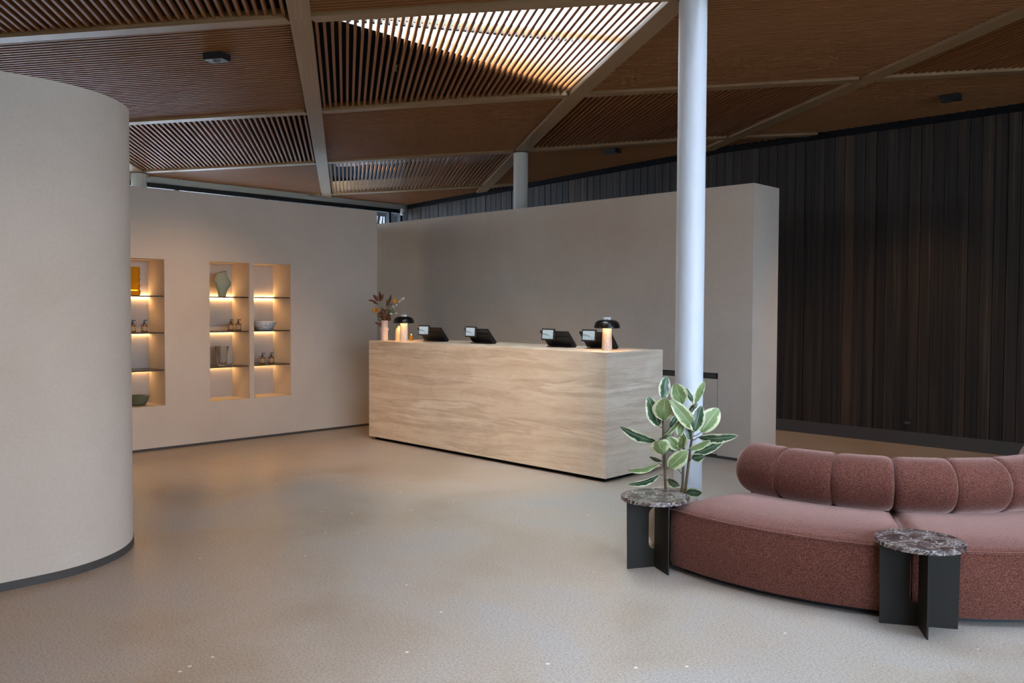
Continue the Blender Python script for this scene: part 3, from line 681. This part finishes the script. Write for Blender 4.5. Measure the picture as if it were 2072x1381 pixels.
for k in range(16):
    ax_, ay_ = random.uniform(400, 590), random.uniform(640, 840); an = random.uniform(0.3, 2.8)
    bm = new(); dy = random.uniform(-.035, .02); blade(bm, pxv(ax_, ay_, dy), pxv(ax_ + 130 * math.cos(an), ay_ - 190 * math.sin(an) * random.uniform(.6, 1), dy - .01), random.uniform(.014, .024), .12, random.uniform(-1, 1)); solid(obj('leaf', bm, M_RUST if k % 4 else M_SAGEL, bq, smooth=60))
for a, b_, w in (((600, 530), (680, 640), .016), ((640, 520), (760, 640), .018), ((600, 560), (620, 380), .014), ((420, 720), (320, 700), .02), ((610, 480), (690, 400), .013), ((640, 700), (650, 620), .012), ((740, 400), (800, 330), .015), ((420, 800), (320, 790), .022)):
    bm = new(); blade(bm, pxv(*a, -.01), pxv(*b_, -.02), w * .8, .1, .3); solid(obj('leaf', bm, M_SAGEL, bq, smooth=60))
for cx, cy, r in ((290, 565, .042), (765, 345, .034)):
    c = pxv(cx, cy, -.02)
    for ring in range(3):
        for k in range(11):
            a = 2 * math.pi * k / 11 + ring * .3; e = (0.15, 0.55, 0.95)[ring]
            dv = Vector((math.cos(a) * math.cos(e), -math.sin(e), math.sin(a) * math.cos(e)))
            bm = new(); blade(bm, c + dv * .004, c + dv * r * (1 - .12 * ring), r * .22, .12, a); solid(obj('petal', bm, M_OCHRE, bq, smooth=60), .0006)
    bm = new(); bmesh.ops.create_uvsphere(bm, u_segments=12, v_segments=8, radius=r * .3, matrix=Matrix.Translation(c + Vector((0, -.004, 0)))); obj('flower_center', bm, M_RUST if cx < 400 else M_OCHRE, bq, smooth=60)
for cx, cy in ((860, 375), (880, 340), (900, 310), (915, 345), (930, 285), (950, 300), (968, 270), (975, 290), (800, 435), (790, 450), (710, 470), (735, 500), (650, 655), (680, 665), (665, 645), (770, 645), (800, 635), (430, 690), (455, 710)):
    bm = new(); c = pxv(cx, cy, -.025 + random.uniform(-.01, .01))
    for k in range(5):
        a = 2 * math.pi * k / 5 + cx; blade(bm, c, c + Vector((math.cos(a) * .0085, -.003, math.sin(a) * .0085)), .004, .1, a)
    solid(obj('blossom', bm, M_WHITEF, bq, smooth=60), .0008)

# point of sale tablets: local x along the desk (right), y towards the staff
def pos_tablet(u, v, label, rz=0.0):
    t = thing('sales_tablet', label, 'tablet', on_desk(u, v), RZ + rz, 'black tablets along the reception desk')
    w = 0.35
    def rot_plate(x0, x1, s0, s1, th0, th1):   # slab on the slanted plane: s runs up the slope, th is thickness towards the guest
        a = math.radians(48); sy, sz = -math.cos(a), math.sin(a); ny, nz = -math.sin(a), -math.cos(a)
        P = lambda x, s, th: (x, s * sy + th * ny, 0.012 + s * sz + th * nz)
        b = new(); hexa(b, [P(x0, s0, th0), P(x1, s0, th0), P(x1, s1, th0), P(x0, s1, th0)], [P(x0, s0, th1), P(x1, s0, th1), P(x1, s1, th1), P(x0, s1, th1)]); return b
    obj('tablet_shell', rot_plate(-w, 0, 0.0, 0.185, -0.008, 0.006), M_BLACK, t, bevel=0.003)
    obj('staff_screen', rot_plate(-w + .012, -.012, 0.012, 0.173, -0.0095, -0.0082), M_SHADE, t)
    b = new(); hexa(b, [(-w + .06, -.02, 0), (-.01, -.02, 0), (-.01, .004, 0), (-w + .06, .004, 0)], [(-w + .05, -.098, .098), (-.02, -.098, .098), (-.02, -.088, .108), (-w + .05, -.088, .108)])
    hexa(b, [(-w + .06, -.09, 0), (-.04, -.09, 0), (-.04, -.02, 0), (-w + .06, -.02, 0)], [(-w + .06, -.09, .01), (-.04, -.09, .01), (-.04, -.02, .01), (-w + .06, -.02, .01)])
    obj('stand', b, M_BLACK, t, bevel=0.003)
    # guest display clipped to the upper left, facing the guest side and leaning back
    g = D.objects.new('guest_display', None); COL.objects.link(g); g.parent = t; g.location = (-w + 0.140, -0.163, 0.066); g.rotation_euler = (math.radians(-4), 0, math.radians(-4))
    b = new(); box(b, -0.083, 0.083, -0.008, 0.006, 0, 0.108); obj('display_frame', b, M_BLACK, g, bevel=0.003)
    b = new(); vs_ = [b.verts.new(p) for p in ((-.070, -.0086, .014), (.070, -.0086, .014), (.070, -.0086, .096), (-.070, -.0086, .096))]
    f = b.faces.new(vs_); uvl = b.loops.layers.uv.new('UVMap')
    for lp, q in zip(f.loops, ((0, 0), (1, 0), (1, 1), (0, 1))): lp[uvl].uv = q
    me = D.meshes.new('screen'); b.to_mesh(me); b.free(); me.materials.append(M_SCREEN); link('screen', me, g)
    b = new(); box(b, -0.02, 0.02, 0.006, 0.045, 0.02, 0.06); obj('bracket', b, M_BLACK, g)
pos_tablet(2.475, 0.452, 'black sales tablet with display, first beside the flower end lamp', 0.12)
pos_tablet(1.765, 0.468, 'black sales tablet with display, second along from the flower vase')
pos_tablet(0.722, 0.480, 'black sales tablet with display, third along from the flower vase')
pos_tablet(0.300, 0.560, 'black sales tablet half hidden behind the corner lamp', 0.05)

# ------------------------------------------------------------------ niche shelves and their contents
SHZ = [1.552, 1.183, 0.806]
WHICH = ['niche beside the rounded wall', 'middle niche', 'niche nearest the desk']
LEV = ['top', 'middle', 'lowest']
for ni, (a, b_) in enumerate(NICHES):
    for si, z in enumerate(SHZ):
        t = thing('niche_shelf', f'{LEV[si]} dark shelf with warm light strip in the {WHICH[ni]}', 'shelf', W(NU + 0.0, (a + b_) / 2, z), RZ, 'lit shelves in the wall niches')
        hw = (b_ - a) / 2
        lbox('board', M_SHELF, -ND + (0.022 if si == 0 else 0.001), -0.02, -hw + .001, hw - .001, -0.012, 0.0, t)
        lbox('light_strip', M_LED, -ND + 0.004, -ND + 0.018, -hw + .004, hw - .004, -0.019, -0.0125, t)
        if si == 0: lbox('light_strip', M_LED, -ND + 0.004, -ND + 0.018, -hw + .004, hw - .004, -0.004, 0.003, t)
def in_niche(v, d, z): return W(NU + d, v, z + 0.0005)
def soap_bottle(v, d, z, label):
    t = thing('soap_pump_bottle', label, 'bottle', in_niche(v, d, z), RZ + random.uniform(1.2, 1.9), 'soap bottles in the wall niches')
    bm = new(); lathe(bm, [(0, 0), (0.029, 0), (0.031, 0.003), (0.031, 0.072), (0.029, 0.076), (0.013, 0.079), (0.012, 0.085), (0, 0.085)], 28); obj('body', bm, M_BOT, t, smooth=40)
    bm = new(); lathe(bm, [(0.0313, 0.016), (0.0316, 0.016), (0.0316, 0.060), (0.0313, 0.060)], 28); obj('label', bm, M_LBL, t, smooth=40)
    bm = new(); lathe(bm, [(0, 0.085), (0.013, 0.085), (0.013, 0.098), (0.005, 0.1), (0.004, 0.114), (0.009, 0.115), (0.009, 0.122), (0, 0.123)], 16); tube(bm, [(0, 0, 0.119), (0.02, 0, 0.120), (0.03, 0, 0.115)], 0.0038, 8); obj('pump', bm, M_BLACK, t, smooth=50)
soap_bottle(-2.137, 0.15, 1.183, 'brown soap pump bottle partly hidden by the rounded wall')
soap_bottle(-2.02, 0.15, 1.183, 'brown soap pump bottle clear of the rounded wall edge')
soap_bottle(-1.101, 0.13, 1.183, 'brown soap pump bottle in middle niche, beside the blank shelf end')
soap_bottle(-1.015, 0.13, 1.183, 'brown soap pump bottle in middle niche, against the niche side')
soap_bottle(-0.727, 0.13, 0.806, 'brown soap pump bottle below the marble bowl, left of the pair')
soap_bottle(-0.618, 0.13, 0.806, 'brown soap pump bottle below the marble bowl, right of the pair')
# amber block vase
t = thing('amber_glass_vase', 'amber block glass vase at the rounded wall edge', 'vase', in_niche(-2.135, 0.17, 1.552), RZ)
bm = new(); zs = [0, .005, .05, .056, .11, .116, .17, .176, .225, .285]; ws = [.07, .078, .082, .072, .078, .07, .08, .072, .078, .074]
rows = []
for z, w in zip(zs, ws):
    rows.append([bm.verts.new((w * .5 * math.copysign(abs(math.cos(q)) ** .4, math.cos(q)), w * math.copysign(abs(math.sin(q)) ** .4, math.sin(q)), z)) for q in [2 * math.pi * k / 24 for k in range(24)]])
for A, B in zip(rows, rows[1:]):
    for k in range(24): bm.faces.new((A[k], A[(k + 1) % 24], B[(k + 1) % 24], B[k]))
bm.faces.new(rows[0][::-1]); bm.faces.new(rows[-1]); obj('body', bm, M_AMBER, t, smooth=40)
# sage faceted vase
t = thing('sage_ceramic_vase', 'sage green angular ceramic vase on middle niche top shelf', 'vase', in_niche(-1.187, 0.15, 1.552), RZ)
bm = new(); rows = []
for z, w, sh in ((0, .042, 0), (.02, .045, 0), (.06, .052, .002), (.12, .085, .003), (.155, .095, 0), (.19, .085, -.004), (.235, .064, -.006), (.262, .05, .0), (.27, .038, .012)):
    rows.append([bm.verts.new((w * .62 * math.cos(q) + 0, sh + w * math.sin(q) * (1 + .05 * math.sin(3 * q + z * 30)), z + (.012 * math.sin(q) if z > .25 else 0))) for q in [2 * math.pi * k / 14 for k in range(14)]])
for A, B in zip(rows, rows[1:]):
    for k in range(14): bm.faces.new((A[k], A[(k + 1) % 14], B[(k + 1) % 14], B[k]))
bm.faces.new(rows[0][::-1]); obj('body', bm, M_SAGE, t, smooth=25)
# clear textured vase
t = thing('clear_glass_vase', 'clear knobbly glass vase on the middle niche lowest shelf', 'vase', in_niche(-1.198, 0.14, 0.806), RZ)
bm = new(); lathe(bm, [(0, 0), (.036, 0), (.048, .01), (.052, .06), (.058, .12), (.065, .2), (.068, .212), (.062, .208), (.052, .12), (.045, .06), (.038, .022), (0, .018)], 48,
        lambda a, z: 1 + .06 * math.sin(8 * a + 3 * math.sin(z * 60)) + .04 * math.sin(13 * a - z * 90)); obj('body', bm, M_CLEAR, t, smooth=70)
bm = new(); bmesh.ops.create_uvsphere(bm, u_segments=14, v_segments=10, radius=0.012, matrix=Matrix.Translation((0, 0, 0.012)))
tag(obj('glass_bead', bm, M_CLEAR, None, in_niche(-1.053, 0.2, 0.806), smooth=60), 'tiny glass bead beside the clear vase', 'bead')
# marble bowl
t = thing('marble_bowl', 'white veined marble bowl with flared sides in niche nearest desk', 'bowl', in_niche(-0.675, 0.17, 1.183), RZ)
bm = new(); lathe(bm, [(0, 0), (.082, 0), (.09, .004), (.112, .05), (.138, .098), (.133, .099), (.104, .05), (.08, .014), (0, .012)], 48); obj('body', bm, M_WMARB, t, smooth=50)
# green fluted bowl
t = thing('green_glass_bowl', 'smoky green fluted glass bowl at the bottom of a niche', 'bowl', in_niche(-2.085, 0.17, NZ0), RZ)
bm = new(); lathe(bm, [(0, 0), (.055, 0), (.075, .012), (.098, .05), (.112, .1), (.106, .1), (.09, .052), (.068, .018), (0, .012)], 64, lambda a, z: 1 + .05 * math.sin(9 * a) * min(1, z / .05)); obj('body', bm, M_GREENG, t, smooth=60)

# ------------------------------------------------------------------ side tables
def side_table(x, y, rz, label):
    t = thing('marble_side_table', label, 'side table', (x, y, 0), rz, 'marble topped side tables by the sofa')
    bm = new(); lathe(bm, [(0, 0.378), (0.188, 0.378), (0.191, 0.381), (0.191, 0.397), (0.188, 0.40), (0, 0.40)], 72); obj('table_top', bm, M_EMP, t, smooth=40)
    H = 0.378; h = 0.0035
    # main plate with a pill shaped slot either side of the crossing plate
    bm = new(); r0, zlo, zhi = 0.038, 0.10, 0.335
    ang = [math.pi * k / 12 for k in range(13)]
    right = [(r0 * math.cos(a - math.pi / 2), zlo + r0 + r0 * math.sin(a - math.pi / 2)) for a in ang[6:]][:1]
    inner = [(r0 * math.cos(q), zlo + r0 + r0 * math.sin(q)) for q in [math.pi + math.pi * k / 12 for k in range(13)]] + [(r0 * math.cos(q), zhi - r0 + r0 * math.sin(q)) for q in [math.pi * k / 12 for k in range(13)]]
    out = []
    for (px_, pz_) in inner:
        if pz_ < zlo + r0: out.append((-0.172 if px_ < -1e-6 else 0.172, 0.0) if abs(px_) > r0 * .99 else (px_ / r0 * 0.172, 0.0))
        else: out.append((px_ / r0 * 0.172, H) if abs(px_) < r0 * .99 else (math.copysign(0.172, px_), H))
    n = len(inner); V = []
    for yy in (-h, h): V.append(([bm.verts.new((p[0], yy, p[1])) for p in inner], [bm.verts.new((p[0], yy, p[1])) for p in out]))
    for k in range(n):
        j = (k + 1) % n
        for s in (0, 1):
            I, O = V[s]; q = [I[k], I[j], O[j], O[k]]; bm.faces.new(q)
        bm.faces.new((V[0][0][k], V[0][0][j], V[1][0][j], V[1][0][k])); bm.faces.new((V[0][1][k], V[0][1][j], V[1][1][j], V[1][1][k]))
    obj('slotted_plate', bm, M_STEEL, t)
    bm = new(); box(bm, -h, h, -0.168, -h, 0, H - .0005); obj('cross_plate', bm, M_STEEL, t)
side_table(0.806, 4.70, math.radians(17), 'brown marble side table in front of the potted plant')
side_table(1.868, 3.825, math.radians(-13), 'brown marble side table where two sofa sections meet')

# ------------------------------------------------------------------ curved sectional sofa
SCX, SCY = 2.326, 5.483
def pol(r, th, z): return (r * math.cos(th), r * math.sin(th), z)
def sofa_section(t0, t1, label, first=False):
    t = thing('sofa_section', label, 'sofa', (SCX, SCY, 0), 0, 'sections of the curved rose sofa')
    a0, a1 = math.radians(t0), math.radians(t1); RF, RB = 1.68, 0.86
    # seat block
    N = 40; bm = new(); rings = []
    for k in range(N + 1):
        q = 0.5 - 0.5 * math.cos(math.pi * k / N); th = a0 + (a1 - a0) * q
        d = min(th - a0, a1 - th) * 1.35; e = min(1.0, d / 0.085); rnd_ = math.sqrt(max(0, 1 - (1 - e) ** 2)); drop = (1 - rnd_)
        ins = 0.012 * (1 - min(1, d / 0.03)) ** 2
        prof = [(RB, .035), (RF - .008 - ins, .035), (RF - ins, .05), (RF + .004 - ins, .2), (RF - ins, .33), (RF - .008 - ins, .342 - .004 * drop), (RF - .045, .358 - .018 * drop), (RF - .16, .382 - .036 * drop), (1.34, .39 - .044 * drop), (1.12, .382 - .038 * drop), (RB + .05, .36 - .02 * drop), (RB, .33)]
        rings.append([bm.verts.new(pol(r, th, z)) for r, z in prof])
    m_ = len(rings[0])
    for A, B in zip(rings, rings[1:]):
        for k in range(m_): bm.faces.new((A[k], A[(k + 1) % m_], B[(k + 1) % m_], B[k]))
    bm.faces.new(rings[0][::-1]); bm.faces.new(rings[-1])
    obj('seat', bm, M_FAB, t, smooth=50)
    bm = new(); tube(bm, [pol(RF + .001, a0 + .006 + (a1 - a0 - .012) * k / 40, .343) for k in range(41)], 0.0042, 8); obj('piping', bm, M_FAB, t, smooth=60)
    bm = new()
    rg = [[bm.verts.new(pol(r, a0 + .03 + (a1 - a0 - .06) * k / 24, z)) for r, z in ((RB + .08, 0), (RF - .07, 0), (RF - .07, .034), (RB + .08, .034))] for k in range(25)]
    for A, B in zip(rg, rg[1:]):
        for k in range(4): bm.faces.new((A[k], A[(k + 1) % 4], B[(k + 1) % 4], B[k]))
    bm.faces.new(rg[0][::-1]); bm.faces.new(rg[-1]); obj('plinth', bm, M_BLACK, t)
    # back roll of three channelled cushions
    RR, ZR, rho = 1.018, 0.512, 0.148
    b0 = a0 - math.radians(3.5) if first else a0
    for s in range(3):
        c0 = b0 + (a1 - b0) * s / 3; c1 = b0 + (a1 - b0) * (s + 1) / 3; bm = new(); rg = []
        NS = 22
        for k in range(NS + 1):
            q = 0.5 - 0.5 * math.cos(math.pi * k / NS); th = c0 + .001 + (c1 - c0 - .002) * q; u = 2 * q - 1
            rad = rho * (1 - 0.075 * abs(u) ** 12)
            if first and s == 0 and u < 0: rad = rho * max(0.5, (1 - abs(u) ** 5 * .52))
            if (s == 2 and u > 0) or (s == 0 and u < 0 and not first): rad = rho * (1 - 0.12 * abs(u) ** 11)
            ring = []
            for i in range(28):
                a = 2 * math.pi * i / 28; ring.append(bm.verts.new(pol(RR + rad * math.cos(a), th, ZR + rad * 1.0 * math.sin(a))))
            rg.append(ring)
        for A, B in zip(rg, rg[1:]):
            for k in range(28): bm.faces.new((A[k], A[(k + 1) % 28], B[(k + 1) % 28], B[k]))
        bm.faces.new(rg[0][::-1]); bm.faces.new(rg[-1]); obj('back_cushion', bm, M_FAB, t, smooth=75)
    bm = new()
    rg = [[bm.verts.new(pol(r, b0 + .08 + (a1 - b0 - .1) * k / 20, z)) for r, z in ((.94, .2), (1.075, .2), (1.075, .44), (.94, .44))] for k in range(21)]
    for A, B in zip(rg, rg[1:]):
        for k in range(4): bm.faces.new((A[k], A[(k + 1) % 4], B[(k + 1) % 4], B[k]))
    bm.faces.new(rg[0][::-1]); bm.faces.new(rg[-1]); obj('back_support', bm, M_BLACK, t)
sofa_section(-149.8, -106.3, 'rose sofa section between the two marble side tables', True)
sofa_section(-106.1, -60.2, 'rose sofa section behind the nearest marble side table')
sofa_section(-60.0, -14, 'rose sofa end section running out of the photo edge')

# ------------------------------------------------------------------ potted rubber plant
pl = thing('potted_rubber_plant', 'variegated rubber plant in a beige pot beside the column', 'plant', (0.98, 5.13, 0))
bm = new(); lathe(bm, [(0, 0), (.105, 0), (.115, .01), (.15, .09), (.166, .18), (.165, .26), (.155, .325), (.145, .325), (.15, .27), (0, .27)], 48); obj('pot', bm, M_POT, pl, smooth=50)
bm = new(); lathe(bm, [(0, .29), (.08, .292), (.15, .285), (.15, .272), (0, .272)], 40, lambda a, z: 1 - .02 * abs(math.sin(7 * a))); obj('soil', bm, M_SOIL, pl, smooth=60)
STEMS = [[(-0.03, -0.02, 0.28), (-0.042, -0.03, 0.357), (-0.049, -0.03, 0.5), (-0.058, -0.03, 0.671), (-0.062, -0.03, 0.771), (-0.064, -0.03, 0.898)],
         [(0.05, -0.02, 0.28), (0.063, -0.03, 0.386), (0.065, -0.03, 0.529), (0.066, -0.03, 0.637), (0.065, -0.02, 0.86)],
         [(0.07, -0.03, 0.28), (0.08, -0.03, 0.358), (0.102, -0.03, 0.558), (0.115, -0.03, 0.672), (0.128, -0.02, 0.86)]]
for s in STEMS:
    bm = new(); tube(bm, s, [0.0095 - 0.004 * k / len(s) for k in range(len(s))], 10); obj('stem', bm, M_STEM, pl, smooth=60)
LEAVES = [
    ((-0.054, 0.02, 0.893), (-0.026, 0.07, 1.032), 0.037, 10, 0.02, 0.1, 1),
    ((-0.05, -0.03, 0.903), (-0.041, -0.03, 0.96), 0.008, 60, 0.0, 0.3, -1),
    ((0.066, 0.02, 0.865), (0.012, -0.01, 0.994), 0.052, 0, 0.03, 0.12, -1),
    ((0.137, 0.07, 0.871), (0.104, 0.11, 0.955), 0.024, 30, 0.02, 0.2, 1),
    ((0.139, 0.0, 0.868), (0.21, 0.07, 1.003), 0.029, -35, 0.02, 0.25, -1),
    ((-0.085, -0.02, 0.733), (-0.161, -0.07, 0.92), 0.052, 15, -0.03, 0.1, 1),
    ((-0.07, -0.07, 0.776), (-0.073, -0.15, 0.918), 0.07, 0, 0.03, 0.06, -1),
    ((0.118, -0.08, 0.723), (-0.039, -0.13, 0.909), 0.045, 10, -0.05, 0.15, -1),
    ((-0.009, 0.02, 0.715), (0.05, 0.05, 0.81), 0.025, 20, 0.03, 0.2, 1),
    ((-0.044, -0.06, 0.679), (0.041, -0.09, 0.789), 0.019, 45, 0.02, 0.25, -1),
    ((0.112, -0.1, 0.711), (0.156, -0.09, 0.868), 0.045, 0, -0.03, 0.15, 1),
    ((0.098, -0.01, 0.817), (0.158, 0.02, 0.867), 0.028, 20, 0.02, 0.2, 1),
    ((0.175, 0.0, 0.693), (0.294, 0.05, 0.837), 0.059, -10, -0.02, 0.25, -1),
    ((0.143, -0.07, 0.675), (0.373, -0.11, 0.691), 0.035, 30, -0.07, 0.15, 1),
    ((0.122, -0.03, 0.564), (0.308, -0.07, 0.663), 0.031, 25, -0.06, 0.2, 1),
    ((0.078, -0.13, 0.61), (0.197, -0.16, 0.671), 0.025, 30, -0.04, 0.3, -1),
    ((-0.106, -0.05, 0.644), (-0.332, -0.1, 0.743), 0.035, -30, -0.08, 0.15, 1),
    ((-0.071, -0.09, 0.57), (-0.112, -0.15, 0.664), 0.063, 0, 0.02, -0.35, -1),
    ((0.035, -0.01, 0.593), (-0.029, -0.03, 0.668), 0.037, 10, -0.02, 0.2, -1),
    ((0.041, -0.02, 0.595), (0.07, -0.04, 0.685), 0.033, -10, 0.02, 0.2, -1),
    ((-0.04, -0.11, 0.497), (0.063, -0.16, 0.611), 0.048, 10, -0.04, 0.2, -1),
    ((-0.059, 0.0, 0.516), (-0.129, 0.05, 0.534), 0.017, -30, -0.04, 0.3, 1),
    ((-0.092, -0.07, 0.516), (-0.291, -0.13, 0.483), 0.025, -40, -0.09, 0.25, -1),
    ((-0.09, -0.08, 0.45), (-0.289, -0.15, 0.405), 0.028, -40, -0.1, 0.2, 1),
    ((0.046, 0.01, 0.459), (0.015, 0.03, 0.498), 0.019, 0, 0.02, 0.2, -1),
    ((-0.042, -0.09, 0.421), (0.021, -0.15, 0.397), 0.034, 30, -0.03, 0.2, 1),
    ((0.103, -0.08, 0.55), (0.172, -0.12, 0.571), 0.035, 30, -0.04, 0.15, 1),
    ((0.077, -0.08, 0.346), (0.16, -0.12, 0.349), 0.037, 20, -0.05, 0.2, 1),
    ((0.031, -0.05, 0.677), (0.057, -0.03, 0.765), 0.027, 10, 0.02, 0.25, -1),
    ((0.103, -0.05, 0.655), (0.074, -0.04, 0.753), 0.026, 0, 0.02, 0.2, 1),
    ((-0.082, 0.01, 0.641), (0.02, 0.05, 0.694), 0.017, 30, -0.03, 0.25, 1),
    ((0.024, 0.05, 0.567), (-0.013, 0.07, 0.58), 0.019, 10, 0.0, 0.2, 1)]
def near_stem(p):
    best = None
    for s in STEMS:
        for a, b_ in zip(s, s[1:]):
            a, b_ = Vector(a), Vector(b_)
            for k in range(6):
                q = a + (b_ - a) * k / 5
                if q.z > p.z + 0.01: continue
                dd = (q - p).length + 0.4 * abs((p.z - q.z) - 0.03)
                if best is None or dd < best[0]: best = (dd, q)
    return best[1] if best else Vector(STEMS[0][1])
def leaf(b, t, hw, roll, curve, fold, side):
    b, t = Vector(b), Vector(t); ax = t - b; ln = ax.length; ax.normalize()
    tocam = Vector((-0.19, -0.98, 0.1)); nn = (tocam - ax * tocam.dot(ax)).normalized(); s = ax.cross(nn)
    a = math.radians(roll); nn, s = nn * math.cos(a) + s * math.sin(a), s * math.cos(a) - nn * math.sin(a)
    bm = new(); uvl = bm.loops.layers.uv.new('UVMap'); NV, NU_ = 12, 8
    def P(u, v, off):
        w = hw * (math.sin(math.pi * v ** 0.9) ** 0.62 if 0 < v < 1 else 0) * (1.0 if v < .93 else 1.0)
        rip = 0.05 * hw * math.sin(9 * v + 4 * u) * abs(u)
        return b + ax * ln * v + s * u * w + nn * (curve * 4 * v * (1 - v) * ln * (1 if curve < 0 else 1) * (-1) * 1.2 + fold * abs(u) * w + rip + off)
    for off, mi in ((0.0004, 0 if side > 0 else 1), (-0.0004, 1 if side > 0 else 0)):
        g = [[bm.verts.new(P(-1 + 2 * i / NU_, j / NV, off)) for i in range(NU_ + 1)] for j in range(NV + 1)]
        for j in range(NV):
            for i in range(NU_):
                q = [g[j][i], g[j][i + 1], g[j + 1][i + 1], g[j + 1][i]]
                if off < 0: q = q[::-1]
                f = bm.faces.new(q); f.material_index = mi; f.smooth = True
                for lp in f.loops:
                    vv = lp.vert; 
                idx = [(i, j), (i + 1, j), (i + 1, j + 1), (i, j + 1)]
                if off < 0: idx = idx[::-1]
                for lp, (ii, jj) in zip(f.loops, idx): lp[uvl].uv = (ii / NU_, jj / NV)
    me = D.meshes.new('leaf'); 
    st = near_stem(b); before = len(bm.faces)
    tube(bm, [st, (st + b) / 2 + Vector((0, 0, -.006)), b, b + ax * ln * .5 + nn * (-.0015 - curve * 1.2 * ln)], [0.0032, 0.0028, 0.0024, 0.001], 6)
    bm.faces.ensure_lookup_table()
    for f in bm.faces[before:]: f.material_index = 2; f.smooth = True
    bm.to_mesh(me); bm.free()
    for m in (M_LEAFU, M_LEAFD, M_STEM): me.materials.append(m)
    link('leaf', me, pl)
for lf in LEAVES: leaf(*lf)
